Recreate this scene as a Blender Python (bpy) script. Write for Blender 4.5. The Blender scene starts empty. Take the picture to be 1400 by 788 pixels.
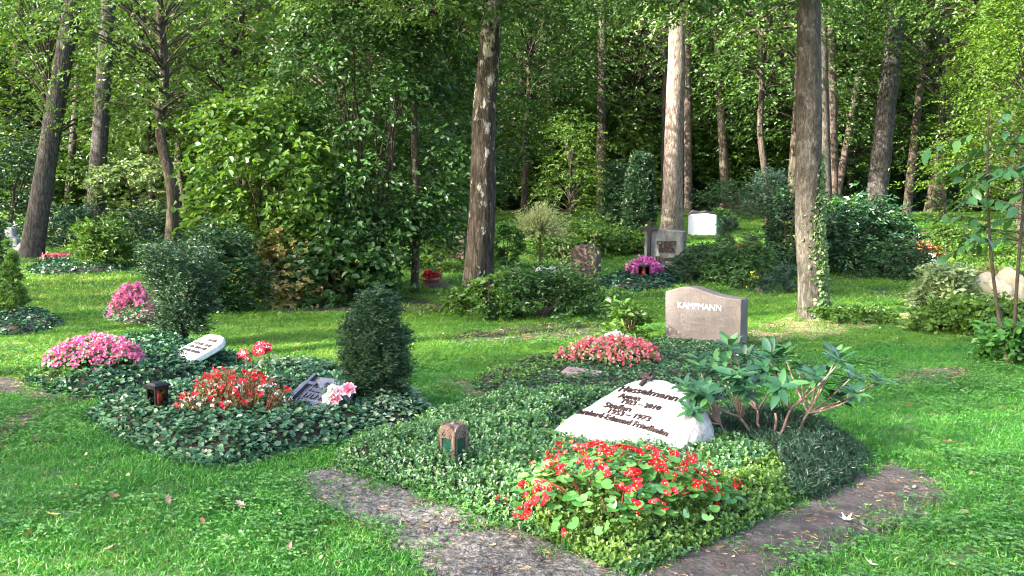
import bpy, bmesh, math
import numpy as np
from mathutils import Vector, Matrix, noise as mnoise

# ------------------------------------------------------------------ camera, world, sun, exposure
scene = bpy.context.scene
col = scene.collection
R_ = math.radians
CAMZ, PITCH, FPX = 1.6, R_(6.04), 1361.0
cam_d = bpy.data.cameras.new("camera")
cam = bpy.data.objects.new("camera", cam_d); col.objects.link(cam)
cam.location = (0, 0, CAMZ); cam.rotation_euler = (R_(90) - PITCH, 0, 0)
cam_d.sensor_width = 36; cam_d.lens = FPX / 1400 * 36; cam_d.clip_end = 600; cam_d.clip_start = 0.05
scene.camera = cam

SUN_AZ = Vector((-0.90, -0.43, 0)).normalized(); SUN_EL = R_(31)
to_sun = Vector((SUN_AZ.x * math.cos(SUN_EL), SUN_AZ.y * math.cos(SUN_EL), math.sin(SUN_EL)))
world = bpy.data.worlds.new("World"); scene.world = world; world.use_nodes = True
wn = world.node_tree.nodes; wl = world.node_tree.links; wn.clear()
sky = wn.new("ShaderNodeTexSky"); sky.sky_type = 'NISHITA'; sky.sun_disc = False
sky.sun_elevation = SUN_EL; sky.sun_rotation = math.atan2(SUN_AZ.x, SUN_AZ.y)
sky.dust_density = 4.0; sky.ozone_density = 0.7; sky.air_density = 1.0
bg = wn.new("ShaderNodeBackground"); bg.inputs[1].default_value = 0.15
wo = wn.new("ShaderNodeOutputWorld"); wl.new(sky.outputs[0], bg.inputs[0]); wl.new(bg.outputs[0], wo.inputs[0])
sun_d = bpy.data.lights.new("sun", 'SUN'); sun_d.energy = 5.0; sun_d.angle = R_(0.53); sun_d.color = (1.0, 0.94, 0.83)
sun = bpy.data.objects.new("sun", sun_d); col.objects.link(sun)
sun.rotation_euler = to_sun.to_track_quat('Z', 'Y').to_euler(); sun.location = (-30, -20, 30)
vs = scene.view_settings
vs.view_transform = 'Standard'; vs.look = 'None'; vs.exposure = 2.88; vs.gamma = 1.0; vs.use_curve_mapping = False
cy = scene.cycles
cy.max_bounces = 7; cy.diffuse_bounces = 4; cy.glossy_bounces = 2; cy.transmission_bounces = 5; cy.transparent_max_bounces = 8
cy.caustics_reflective = False; cy.caustics_refractive = False; cy.use_denoising = True
cy.filter_width = 1.1; cy.use_adaptive_sampling = True; cy.adaptive_threshold = 0.015

# ------------------------------------------------------------------ helpers
rng = np.random.default_rng(11)
def sstep(a, b, v):
    t = np.clip((v - a) / (b - a), 0, 1); return t * t * (3 - 2 * t)
def gz(x, y):
    """height of the ground"""
    x = np.asarray(x, float); y = np.asarray(y, float)
    return 0.6 * sstep(13.5, 33, y) + 0.012 * np.sin(1.9 * x + 0.8 * y) * np.sin(1.1 * y - 0.6 * x) * sstep(7, 12, y)
def ray(px, py):
    c, s = math.cos(PITCH), math.sin(PITCH); u = (px - 700) / FPX; v = (394 - py) / FPX
    return np.array([u, c + s * v, -s + c * v])
def ground_at(px, py):
    d = ray(px, py); lo, hi = 1.0, 150.0
    for _ in range(50):
        m = (lo + hi) / 2
        if CAMZ + d[2] * m > float(gz(d[0] * m, d[1] * m)): lo = m
        else: hi = m
    return np.array([d[0] * lo, d[1] * lo])
def at_depth(px, py, y):
    d = ray(px, py); t = y / d[1]; return np.array([d[0] * t, y, CAMZ + d[2] * t])
def mpp(y): return y / FPX
def nrm(a): return a / np.maximum(np.linalg.norm(a, axis=-1, keepdims=True), 1e-9)
def _h(i, j, s):
    v = np.sin(i * 127.1 + j * 311.7 + s * 74.7) * 43758.5453; return v - np.floor(v)
def vnoise(x, y, s=0):
    x = np.asarray(x, float); y = np.asarray(y, float); i = np.floor(x); j = np.floor(y); f = x - i; g = y - j
    f = f * f * (3 - 2 * f); g = g * g * (3 - 2 * g)
    return (_h(i, j, s) * (1 - f) + _h(i + 1, j, s) * f) * (1 - g) + (_h(i, j + 1, s) * (1 - f) + _h(i + 1, j + 1, s) * f) * g
def fbm(x, y, s=0): return (vnoise(x, y, s) + .5 * vnoise(2.1 * x, 2.1 * y, s + 1) + .25 * vnoise(4.3 * x, 4.3 * y, s + 2)) / 1.75

class MB:
    """collects shapes; build() links them as one mesh object"""
    def __init__(s): s.V = []; s.L = []; s.S = []; s.M = []; s.A = []; s.n = 0; s.sm = []
    def add(s, V, F, m=0, a=None, smooth=False):
        V = np.asarray(V, float); F = np.asarray(F, int); k = F.shape[1]
        s.V.append(V); s.L.append((F + s.n).ravel()); s.S.append(np.full(len(F), k)); s.M.append(np.full(len(F), m))
        s.A.append(np.zeros(len(V)) if a is None else np.broadcast_to(a, (len(V),)).astype(float)); s.sm.append(np.full(len(F), smooth))
        s.n += len(V); return s
    def mesh(s, name, mats):
        me = bpy.data.meshes.new(name)
        V = np.concatenate(s.V); L = np.concatenate(s.L); S = np.concatenate(s.S)
        me.vertices.add(len(V)); me.vertices.foreach_set("co", V.ravel().astype(np.float32))
        me.loops.add(len(L)); me.loops.foreach_set("vertex_index", L.astype(np.int32))
        me.polygons.add(len(S)); me.polygons.foreach_set("loop_start", np.concatenate([[0], np.cumsum(S)[:-1]]).astype(np.int32))
        me.polygons.foreach_set("material_index", np.concatenate(s.M).astype(np.int32))
        me.polygons.foreach_set("use_smooth", np.concatenate(s.sm))
        at = me.attributes.new("rnd", 'FLOAT', 'POINT'); at.data.foreach_set("value", np.concatenate(s.A).astype(np.float32))
        for m in (mats if isinstance(mats, (list, tuple)) else [mats]): me.materials.append(m)
        me.update(calc_edges=True); return me
    def build(s, name, mats, parent=None): return link(name, s.mesh(name, mats), parent)
def link(name, me, parent=None, loc=None, rot=None, scale=None):
    o = bpy.data.objects.new(name, me); col.objects.link(o); o.parent = parent
    if loc is not None: o.location = loc
    if rot is not None: o.rotation_euler = rot
    if scale is not None: o.scale = (scale,) * 3 if np.isscalar(scale) else scale
    return o
def tag(o, label=None, cat=None, group=None, kind=None):
    if label: o["label"] = label
    if cat: o["category"] = cat
    if group: o["group"] = group
    if kind: o["kind"] = kind
    return o
def thing(name, label, cat, loc, rz=0.0, group=None):
    o = link(name, None, None, loc, (0, 0, rz)); o.empty_display_size = 0.1
    return tag(o, label, cat, group)

# ------------------------------------------------------------------ shapes
def leaves(P, D, N, L, W, fold=.18, droop=.12, kind=4):
    P = np.asarray(P, float); n = len(P); D = nrm(D); S = nrm(np.cross(D, N)); U = np.cross(S, D)
    L = np.broadcast_to(np.asarray(L, float), (n,))[:, None]; W = np.broadcast_to(np.asarray(W, float), (n,))[:, None]
    b = np.arange(n)[:, None]
    if kind == 4:
        V = np.stack([P, P + .45 * L * D + .5 * W * S + fold * W * U, P + L * D - droop * L * U, P + .45 * L * D - .5 * W * S + fold * W * U], 1)
        F = np.concatenate([b * 4 + [0, 1, 2], b * 4 + [0, 2, 3]])
    elif kind == 6:
        V = np.stack([P, P + .25 * L * D + .40 * W * S + fold * W * U, P + .65 * L * D + .46 * W * S + fold * .9 * W * U - droop * .3 * L * U,
                      P + L * D - droop * L * U, P + .65 * L * D - .46 * W * S + fold * .9 * W * U - droop * .3 * L * U, P + .25 * L * D - .40 * W * S + fold * W * U], 1)
        F = np.concatenate([b * 6 + [0, 1, 2, 3], b * 6 + [0, 3, 4, 5]])
    else:   # 3: blade
        V = np.stack([P - .5 * W * S, P + .5 * W * S, P + .55 * L * D + .38 * W * S, P + .55 * L * D - .38 * W * S, P + L * nrm(D - droop * U)], 1)
        F1 = b * 5 + [0, 1, 2, 3]; F2 = b * 5 + [3, 2, 4]
        return V.reshape(-1, 3), F1, F2
    return V.reshape(-1, 3), F
def tube(path, rad, sides=8, cap=False):
    path = np.asarray(path, float); m = len(path); rad = np.broadcast_to(rad, (m,))
    T = nrm(np.gradient(path, axis=0)); ref = np.array([0, 1, 0.]) if abs(T[0, 1]) < .8 else np.array([1, 0, 0.])
    A = nrm(np.cross(T, ref)); B = np.cross(T, A); th = np.linspace(0, 2 * np.pi, sides, endpoint=False)
    V = path[:, None] + rad[:, None, None] * (np.cos(th)[None, :, None] * A[:, None] + np.sin(th)[None, :, None] * B[:, None])
    i = np.arange(m - 1)[:, None]; j = np.arange(sides)[None]; k = (j + 1) % sides
    F = np.stack([i * sides + j, i * sides + k, (i + 1) * sides + k, (i + 1) * sides + j], -1).reshape(-1, 4)
    return V.reshape(-1, 3), F
def box(c, s, rz=0.0):
    c = np.array(c, float); h = np.array(s, float) / 2
    V = np.array([[x, y, z] for z in (-1, 1) for y in (-1, 1) for x in (-1, 1)], float) * h
    if rz: V[:, :2] = V[:, :2] @ np.array([[math.cos(rz), math.sin(rz)], [-math.sin(rz), math.cos(rz)]])
    F = np.array([[0, 2, 3, 1], [4, 5, 7, 6], [0, 1, 5, 4], [2, 6, 7, 3], [0, 4, 6, 2], [1, 3, 7, 5]])
    return V + c, F
def bm_obj(name, bm, mat, parent=None, smooth=False):
    me = bpy.data.meshes.new(name); bm.normal_update(); bm.to_mesh(me); bm.free()
    me.attributes.new("rnd", 'FLOAT', 'POINT')
    for m in (mat if isinstance(mat, (list, tuple)) else [mat]): me.materials.append(m)
    if smooth: me.polygons.foreach_set("use_smooth", [True] * len(me.polygons))
    return link(name, me, parent)
def prism_bm(outline, thick, bevel=.012, seg=2, y0=0.0):
    """outline in x,z; front at y=y0 facing -y, extruded to y0+thick"""
    bm = bmesh.new(); vs_ = [bm.verts.new((x, y0, z)) for x, z in outline]; f = bm.faces.new(vs_)
    r = bmesh.ops.extrude_face_region(bm, geom=[f]); nv = [g for g in r["geom"] if isinstance(g, bmesh.types.BMVert)]
    bmesh.ops.translate(bm, verts=nv, vec=(0, thick, 0)); bmesh.ops.recalc_face_normals(bm, faces=bm.faces)
    if bevel:
        es = [e for e in bm.edges if len(e.link_faces) == 2 and e.calc_face_angle(0) > .6]
        bmesh.ops.bevel(bm, geom=es, offset=bevel, segments=seg, affect='EDGES', profile=.6)
    return bm
def text_mesh(s, size, extrude, shear=0.0, bold=0.0, align='CENTER', spacing=1.0):
    cu = bpy.data.curves.new("lettering", 'FONT'); cu.body = s; cu.size = size; cu.extrude = extrude; cu.shear = shear
    cu.offset = bold; cu.align_x = align; cu.align_y = 'CENTER'; cu.space_character = spacing; cu.resolution_u = 3
    o = bpy.data.objects.new("lettering_tmp", cu); col.objects.link(o)
    bpy.context.view_layer.update(); dg = bpy.context.evaluated_depsgraph_get()
    me = bpy.data.meshes.new_from_object(o.evaluated_get(dg)); bpy.data.objects.remove(o); bpy.data.curves.remove(cu)
    me.attributes.new("rnd", 'FLOAT', 'POINT'); return me
def in_poly(x, y, poly):
    poly = np.asarray(poly); r = np.zeros(np.shape(x), bool); n = len(poly); j = n - 1
    for i in range(n):
        xi, yi = poly[i]; xj, yj = poly[j]
        c = ((yi > y) != (yj > y)); t = (xj - xi) * (y - yi) / ((yj - yi) if yj != yi else 1e-9) + xi
        r ^= c & (x < t); j = i
    return r
def edge_dist(x, y, poly):
    poly = np.asarray(poly); d = np.full(np.shape(x), 1e9); n = len(poly)
    for i in range(n):
        a = poly[i]; b = poly[(i + 1) % n]; ab = b - a; L2 = max(ab @ ab, 1e-9)
        t = np.clip(((x - a[0]) * ab[0] + (y - a[1]) * ab[1]) / L2, 0, 1)
        d = np.minimum(d, np.hypot(x - a[0] - t * ab[0], y - a[1] - t * ab[1]))
    return d
def chaikin(p, n=2):
    p = np.asarray(p, float)
    for _ in range(n):
        q = np.roll(p, -1, 0); p = np.stack([.75 * p + .25 * q, .25 * p + .75 * q], 1).reshape(-1, 2)
    return p
def px_poly(pts, n=2): return chaikin([ground_at(*p) for p in pts], n)
def sample_poly(poly, n, margin=0.0):
    lo = poly.min(0) - margin; hi = poly.max(0) + margin; A = (hi - lo).prod(); P = []; tot = 0; area = abs(np.sum(poly[:, 0] * np.roll(poly[:, 1], -1) - poly[:, 1] * np.roll(poly[:, 0], -1))) / 2
    while tot < n:
        m = int((n - tot) * A / max(area, 1e-3) * 1.1) + 20; q = lo + rng.random((m, 2)) * (hi - lo); q = q[in_poly(q[:, 0], q[:, 1], poly)]; P.append(q); tot += len(q)
    return np.concatenate(P)[:n]

# ------------------------------------------------------------------ materials
def new_mat(name):
    m = bpy.data.materials.new(name); m.use_nodes = True; nt = m.node_tree; nt.nodes.clear()
    out = nt.nodes.new("ShaderNodeOutputMaterial"); return m, nt, out
def ramp(nt, stops, fac=None, interp='LINEAR'):
    r = nt.nodes.new("ShaderNodeValToRGB"); r.color_ramp.interpolation = interp; e = r.color_ramp.elements
    while len(e) < len(stops): e.new(.5)
    for k, (p, c) in enumerate(stops): e[k].position = p; e[k].color = (*c, 1)
    if fac is not None: nt.links.new(fac, r.inputs[0])
    return r
def tex_noise(nt, scale, detail=4, rough=.55, vec=None, dim='3D'):
    t = nt.nodes.new("ShaderNodeTexNoise"); t.inputs["Scale"].default_value = scale; t.inputs["Detail"].default_value = detail; t.inputs["Roughness"].default_value = rough
    if vec is not None: nt.links.new(vec, t.inputs["Vector"])
    return t
def math_(nt, op, a, b=None):
    m = nt.nodes.new("ShaderNodeMath"); m.operation = op
    for i, v in enumerate((a, b)):
        if v is None: continue
        if isinstance(v, (int, float)): m.inputs[i].default_value = v
        else: nt.links.new(v, m.inputs[i])
    return m.outputs[0]
def leaf_mat(name, stops, trans=.38, rough=.42, tint=(1.25, 1.2, .5), spec=.4, objvar=.35, posvar=0.0):
    m, nt, out = new_mat(name); L = nt.links
    a = nt.nodes.new("ShaderNodeAttribute"); a.attribute_name = "rnd"
    oi = nt.nodes.new("ShaderNodeObjectInfo")
    f = math_(nt, 'ADD', math_(nt, 'MULTIPLY', a.outputs["Fac"], 1 - objvar), math_(nt, 'MULTIPLY', oi.outputs["Random"], objvar))
    if posvar:
        ge = nt.nodes.new("ShaderNodeNewGeometry"); pn = tex_noise(nt, .9, 5, .65, ge.outputs["Position"]); f = math_(nt, 'ADD', f, math_(nt, 'MULTIPLY', math_(nt, 'SUBTRACT', pn.outputs[0], .5), posvar))
    r = ramp(nt, stops, f)
    p = nt.nodes.new("ShaderNodeBsdfPrincipled"); L.new(r.outputs[0], p.inputs["Base Color"]); p.inputs["Roughness"].default_value = rough
    p.inputs["Specular IOR Level"].default_value = spec
    mx = nt.nodes.new("ShaderNodeMix"); mx.data_type = 'RGBA'; mx.blend_type = 'MULTIPLY'; mx.inputs[0].default_value = 1
    L.new(r.outputs[0], mx.inputs[6]); mx.inputs[7].default_value = (*tint, 1)
    t = nt.nodes.new("ShaderNodeBsdfTranslucent"); L.new(mx.outputs[2], t.inputs[0])
    s = nt.nodes.new("ShaderNodeMixShader"); s.inputs[0].default_value = trans
    L.new(p.outputs[0], s.inputs[1]); L.new(t.outputs[0], s.inputs[2]); L.new(s.outputs[0], out.inputs[0]); return m
def rough_mat(name, stops, scale=8, bump=.3, bscale=30, rough=.9, stretch=(1, 1, 1), detail=6, metallic=0.0, spec=.3, speckle=None, bdist=.02):
    m, nt, out = new_mat(name); L = nt.links
    tc = nt.nodes.new("ShaderNodeTexCoord"); mp = nt.nodes.new("ShaderNodeMapping"); mp.inputs["Scale"].default_value = stretch; L.new(tc.outputs["Object"], mp.inputs[0])
    n = tex_noise(nt, scale, detail, .62, mp.outputs[0]); r = ramp(nt, stops, n.outputs[0]); c = r.outputs[0]
    if speckle:
        v = nt.nodes.new("ShaderNodeTexVoronoi"); v.inputs["Scale"].default_value = speckle[0]; L.new(mp.outputs[0], v.inputs["Vector"])
        r2 = ramp(nt, [(.0, (0.25, .25, .27)), (.45, (.9, .9, .9)), (.9, (1.5, 1.45, 1.4))], v.outputs["Color"])
        mx = nt.nodes.new("ShaderNodeMix"); mx.data_type = 'RGBA'; mx.blend_type = 'MULTIPLY'; mx.inputs[0].default_value = speckle[1]
        L.new(c, mx.inputs[6]); L.new(r2.outputs[0], mx.inputs[7]); c = mx.outputs[2]
    p = nt.nodes.new("ShaderNodeBsdfPrincipled"); L.new(c, p.inputs["Base Color"]); p.inputs["Roughness"].default_value = rough
    p.inputs["Metallic"].default_value = metallic; p.inputs["Specular IOR Level"].default_value = spec
    if bump:
        n2 = tex_noise(nt, bscale, 6, .6, mp.outputs[0]); b = nt.nodes.new("ShaderNodeBump"); b.inputs["Strength"].default_value = bump; b.inputs["Distance"].default_value = bdist
        L.new(n2.outputs[0], b.inputs["Height"]); L.new(b.outputs[0], p.inputs["Normal"])
    L.new(p.outputs[0], out.inputs[0]); return m
def bark_mat(name, dark, mid, light, cell=14, stretch=.22, pale=None, bump=.9, fiss=.5):
    """ridged bark: long noise furrows and plates; pale = (colour, amount at the foot, amount higher up)"""
    m, nt, out = new_mat(name); L = nt.links
    tc = nt.nodes.new("ShaderNodeTexCoord"); mp = nt.nodes.new("ShaderNodeMapping"); mp.inputs["Scale"].default_value = (1, 1, stretch); L.new(tc.outputs["Object"], mp.inputs[0])
    wn_ = tex_noise(nt, 9, 4, .65, mp.outputs[0]); ad = nt.nodes.new("ShaderNodeVectorMath"); ad.operation = 'MULTIPLY_ADD'
    L.new(wn_.outputs["Color"], ad.inputs[0]); ad.inputs[1].default_value = (.16, .16, .10); L.new(mp.outputs[0], ad.inputs[2])
    v = nt.nodes.new("ShaderNodeTexVoronoi"); v.feature = 'DISTANCE_TO_EDGE'; v.inputs["Scale"].default_value = cell; L.new(ad.outputs[0], v.inputs["Vector"])
    n = tex_noise(nt, 26, 8, .72, ad.outputs[0]); big = tex_noise(nt, 2.2, 4, .6, tc.outputs["Object"])
    r = ramp(nt, [(.34, dark), (.5, mid), (.64, light)], n.outputs[0]); c = r.outputs[0]
    if pale:
        sp = nt.nodes.new("ShaderNodeSeparateXYZ"); L.new(tc.outputs["Object"], sp.inputs[0])
        mr = nt.nodes.new("ShaderNodeMapRange"); mr.inputs[1].default_value = 0; mr.inputs[2].default_value = 4.5; mr.inputs[3].default_value = pale[1]; mr.inputs[4].default_value = pale[2]; L.new(sp.outputs[2], mr.inputs[0])
        m4 = nt.nodes.new("ShaderNodeMapping"); m4.inputs["Scale"].default_value = (1, 1, .55); L.new(tc.outputs["Object"], m4.inputs[0])
        pn = tex_noise(nt, 9, 8, .68, m4.outputs[0]); pr = ramp(nt, [(.60, (0, 0, 0)), (.66, (1, 1, 1))], math_(nt, 'ADD', pn.outputs[0], mr.outputs[0]))
        mx = nt.nodes.new("ShaderNodeMix"); mx.data_type = 'RGBA'; L.new(pr.outputs[0], mx.inputs[0]); L.new(c, mx.inputs[6]); mx.inputs[7].default_value = (*pale[0], 1)
        c = mx.outputs[2]
    e = ramp(nt, [(0.0, (.25, .23, .22)), (.12, (1, 1, 1))], v.outputs[0])
    m2 = nt.nodes.new("ShaderNodeMix"); m2.data_type = 'RGBA'; m2.blend_type = 'MULTIPLY'; m2.inputs[0].default_value = fiss; L.new(c, m2.inputs[6]); L.new(e.outputs[0], m2.inputs[7])
    bgr = ramp(nt, [(.3, (.6, .66, .56)), (.7, (1.2, 1.15, 1.1))], big.outputs[0])
    m3 = nt.nodes.new("ShaderNodeMix"); m3.data_type = 'RGBA'; m3.blend_type = 'MULTIPLY'; m3.inputs[0].default_value = .8; L.new(m2.outputs[2], m3.inputs[6]); L.new(bgr.outputs[0], m3.inputs[7])
    p = nt.nodes.new("ShaderNodeBsdfPrincipled"); L.new(m3.outputs[2], p.inputs["Base Color"]); p.inputs["Roughness"].default_value = .9; p.inputs["Specular IOR Level"].default_value = .2
    h = math_(nt, 'ADD', math_(nt, 'MULTIPLY', math_(nt, 'MINIMUM', v.outputs[0], .12), .6), math_(nt, 'MULTIPLY', n.outputs[0], .16))
    b = nt.nodes.new("ShaderNodeBump"); b.inputs["Strength"].default_value = bump; b.inputs["Distance"].default_value = .12; L.new(h, b.inputs["Height"]); L.new(b.outputs[0], p.inputs["Normal"])
    L.new(p.outputs[0], out.inputs[0]); return m
def plain_mat(name, c, rough=.5, metallic=0.0, spec=.5, trans=0.0):
    m, nt, out = new_mat(name)
    tc = nt.nodes.new("ShaderNodeTexCoord"); n = tex_noise(nt, 25, 4, .6, tc.outputs["Object"])
    r = ramp(nt, [(.3, tuple(x * .8 for x in c)), (.7, tuple(min(1, x * 1.15) for x in c))], n.outputs[0])
    p = nt.nodes.new("ShaderNodeBsdfPrincipled"); nt.links.new(r.outputs[0], p.inputs["Base Color"]); p.inputs["Roughness"].default_value = rough
    p.inputs["Metallic"].default_value = metallic; p.inputs["Specular IOR Level"].default_value = spec; p.inputs["Transmission Weight"].default_value = trans
    nt.links.new(p.outputs[0], out.inputs[0]); return m

M = {}
M['oak'] = leaf_mat('oak_leaf', [(.0, (.020, .054, .012)), (.45, (.045, .105, .019)), (.85, (.095, .170, .032)), (1, (.22, .22, .04))])
M['beech'] = leaf_mat('beech_leaf', [(.0, (.026, .066, .012)), (.5, (.060, .130, .020)), (1, (.125, .205, .036))], trans=.42)
M['hornbeam'] = leaf_mat('hornbeam_leaf', [(.0, (.035, .088, .014)), (.5, (.080, .155, .022)), (1, (.17, .24, .040))], trans=.45)
M['hazel'] = leaf_mat('hazel_leaf', [(.0, (.015, .050, .013)), (.5, (.032, .085, .020)), (.9, (.06, .13, .027)), (1, (.17, .17, .03))], trans=.32)
M['maple'] = leaf_mat('maple_leaf', [(.0, (.028, .078, .014)), (.5, (.065, .145, .022)), (.9, (.13, .21, .03)), (1, (.27, .25, .04))], trans=.45)
M['dark'] = leaf_mat('evergreen_leaf', [(.0, (.010, .034, .012)), (.6, (.024, .066, .020)), (1, (.048, .105, .03))], trans=.15, rough=.3)
M['rhodo'] = leaf_mat('rhododendron_leaf', [(.0, (.010, .042, .016)), (.6, (.026, .080, .028)), (1, (.06, .14, .045))], trans=.12, rough=.28, spec=.6)
M['yew'] = leaf_mat('yew_needle', [(.0, (.008, .028, .012)), (.6, (.018, .052, .018)), (1, (.035, .085, .025))], trans=.1, rough=.45)
M['thuja'] = leaf_mat('thuja_scale', [(.0, (.009, .032, .011)), (.6, (.021, .058, .017)), (1, (.045, .095, .025))], trans=.15)
M['juniper'] = leaf_mat('juniper_needle', [(.0, (.008, .030, .016)), (.6, (.022, .058, .030)), (1, (.06, .115, .06))], trans=.1)
M['box'] = leaf_mat('box_leaf', [(.1, (.008, .038, .014)), (.4, (.028, .095, .034)), (.75, (.09, .20, .065)), (1, (.21, .33, .10))], trans=.2, rough=.32, spec=.55)
M['boxy'] = leaf_mat('box_leaf_yellow', [(.0, (.026, .085, .020)), (.5, (.070, .165, .030)), (1, (.19, .29, .05))], trans=.25, rough=.35)
M['ivy'] = leaf_mat('ivy_leaf', [(.1, (.006, .030, .014)), (.45, (.026, .088, .040)), (.8, (.085, .185, .085)), (1, (.16, .27, .12))], trans=.15, rough=.38, spec=.4)
M['vari'] = leaf_mat('variegated_leaf', [(.0, (.022, .07, .03)), (.45, (.07, .15, .07)), (.7, (.25, .34, .22)), (1, (.48, .54, .40))], trans=.2, rough=.4)
M['blush'] = leaf_mat('willow_leaf', [(.0, (.09, .16, .06)), (.4, (.30, .36, .18)), (1, (.62, .50, .40))], trans=.4)
M['pale'] = leaf_mat('pale_leaf', [(.0, (.06, .13, .05)), (.5, (.16, .24, .10)), (1, (.36, .39, .22))], trans=.35)
M['straw'] = leaf_mat('straw_leaf', [(.0, (.10, .13, .03)), (.5, (.25, .21, .07)), (1, (.42, .34, .16))], trans=.35)
M['rust'] = leaf_mat('rust_leaf', [(.0, (.10, .03, .02)), (.5, (.26, .08, .04)), (1, (.42, .2, .08))], trans=.3)
M['grass'] = leaf_mat('grass_blade', [(.0, (.020, .105, .012)), (.4, (.040, .190, .020)), (.8, (.085, .260, .032)), (1, (.25, .29, .10))], trans=.36, tint=(1.1, 1.1, .55), objvar=.45, posvar=1.1)
M['grass_sunlit'] = leaf_mat('grass_blade_sunlit', [(.0, (.030, .110, .012)), (.4, (.072, .200, .020)), (.8, (.150, .275, .036)), (1, (.34, .34, .12))], trans=.40, tint=(1.2, 1.1, .5), objvar=.45, posvar=1.2)  # yellowed to stand in for overexposed sun on grass, partly for dry blades
M['clover'] = leaf_mat('clover_leaf', [(.0, (.030, .105, .022)), (.5, (.060, .175, .035)), (1, (.11, .25, .05))], trans=.3)
M['pine_n'] = leaf_mat('pine_needle', [(.0, (.015, .042, .018)), (.6, (.032, .072, .028)), (1, (.06, .11, .04))], trans=.2)
M['beg_leaf'] = leaf_mat('begonia_leaf', [(.0, (.040, .15, .030)), (.5, (.085, .25, .055)), (1, (.20, .40, .11))], trans=.25, rough=.25, spec=.6, objvar=.7)
M['bronze_leaf'] = leaf_mat('bronze_leaf', [(.0, (.09, .03, .015)), (.4, (.16, .09, .03)), (.75, (.10, .19, .05)), (1, (.42, .42, .28))], trans=.25, rough=.3)
PT = (1.1, .9, .9)
M['red'] = leaf_mat('red_petal', [(.0, (.36, .002, .012)), (.6, (.58, .006, .026)), (1, (.72, .07, .09))], trans=.3, tint=(1, .7, .6), objvar=.6)
M['pink'] = leaf_mat('pink_petal', [(.0, (.42, .07, .17)), (.5, (.58, .17, .32)), (1, (.76, .46, .56))], trans=.3, tint=PT)
M['salmon'] = leaf_mat('salmon_petal', [(.0, (.38, .03, .06)), (.5, (.55, .10, .14)), (1, (.74, .38, .38))], trans=.3, tint=PT)
M['white_p'] = leaf_mat('white_petal', [(.0, (.62, .62, .55)), (1, (.88, .88, .84))], trans=.3, tint=PT)
M['magenta'] = leaf_mat('magenta_petal', [(.0, (.45, .06, .26)), (.5, (.66, .16, .42)), (1, (.85, .5, .68))], trans=.3, tint=PT)
M['yellow_p'] = leaf_mat('yellow_stamen', [(.0, (.8, .5, .03)), (1, (.9, .7, .1))], trans=.1, tint=PT)
M['dry'] = leaf_mat('dry_leaf', [(.0, (.09, .045, .028)), (.35, (.20, .115, .065)), (.75, (.38, .29, .20)), (1, (.50, .42, .12))], trans=.2, objvar=.8)
M['stem'] = rough_mat('stem_bark', [(.3, (.05, .03, .02)), (.7, (.17, .10, .07))], 20, .4, 60)
M['twig'] = rough_mat('twig_bark', [(.3, (.02, .016, .012)), (.7, (.07, .055, .04))], 15, .4, 60)
M['redstem'] = rough_mat('red_stem', [(.3, (.16, .03, .02)), (.7, (.3, .10, .05))], 20, .2, 60)
M['pine'] = bark_mat('pine_bark', (.022, .020, .020), (.060, .054, .052), (.125, .112, .108), 13, .25)
M['pine_sunlit'] = bark_mat('pine_bark_sunlit', (.06, .046, .040), (.15, .122, .108), (.27, .23, .205), 12, .25)  # lighter copy of the red pine bark, sunlight put into its colour
M['pine_red'] = bark_mat('pine_bark_red', (.035, .025, .022), (.090, .068, .059), (.18, .14, .122), 12, .25)
M['oakbark'] = bark_mat('oak_bark', (.022, .017, .013), (.06, .048, .037), (.12, .10, .08), 18, .15)
M['birch'] = bark_mat('birch_bark', (.010, .008, .007), (.038, .030, .023), (.090, .073, .056), 14, .18, pale=((.32, .30, .26), -.03, .13))
M['greybark'] = bark_mat('grey_bark', (.020, .018, .015), (.052, .046, .039), (.115, .103, .088), 22, .30, bump=.5, fiss=.2)
M['white_birch'] = bark_mat('white_birch_bark', (.12, .10, .08), (.40, .36, .31), (.60, .56, .50), 8, 1.6, bump=.3, fiss=.4)
M['boulder'] = rough_mat('whitewashed_rock', [(.30, (.16, .15, .14)), (.42, (.30, .295, .29)), (.56, (.44, .44, .44)), (.8, (.53, .53, .535))], 7, .8, 40, .9, detail=10, speckle=(90, .35), bdist=.02)
M['granite'] = rough_mat('granite', [(.3, (.070, .061, .058)), (.7, (.130, .113, .107))], 5, .12, 160, .55, speckle=(200, .85), bdist=.004)
M['dgranite'] = rough_mat('dark_granite', [(.3, (.055, .052, .06)), (.7, (.11, .10, .115))], 6, .05, 120, .12, speckle=(240, .5), spec=.6)
M['rough_granite'] = rough_mat('rough_granite', [(.3, (.07, .075, .07)), (.7, (.22, .23, .21))], 7, .9, 26, .9, stretch=(1, 1, .45), bdist=.03)
M['sandstone'] = rough_mat('sandstone', [(.3, (.34, .27, .17)), (.7, (.52, .43, .30))], 4, .5, 25, .9)
M['brownstone'] = rough_mat('brown_stone', [(.3, (.035, .024, .02)), (.7, (.10, .066, .055))], 5, .5, 30, .7)
M['greystone'] = rough_mat('grey_stone', [(.3, (.22, .23, .23)), (.7, (.42, .43, .43))], 5, .5, 30, .85)
M['marble'] = rough_mat('white_marble', [(.3, (.72, .72, .70)), (.7, (.84, .84, .83))], 5, .1, 60, .5)
M['palestone'] = rough_mat('pale_stone', [(.3, (.36, .40, .39)), (.7, (.52, .56, .55))], 7, .15, 80, .5, speckle=(220, .35))
M['bronze'] = rough_mat('bronze_letter', [(.3, (.014, .009, .009)), (.7, (.055, .034, .030))], 40, .2, 90, .4, metallic=.6)
M['copper'] = rough_mat('copper', [(.3, (.07, .048, .040)), (.55, (.15, .105, .088)), (.8, (.23, .175, .155))], 22, .3, 80, .45, metallic=.35)
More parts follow.
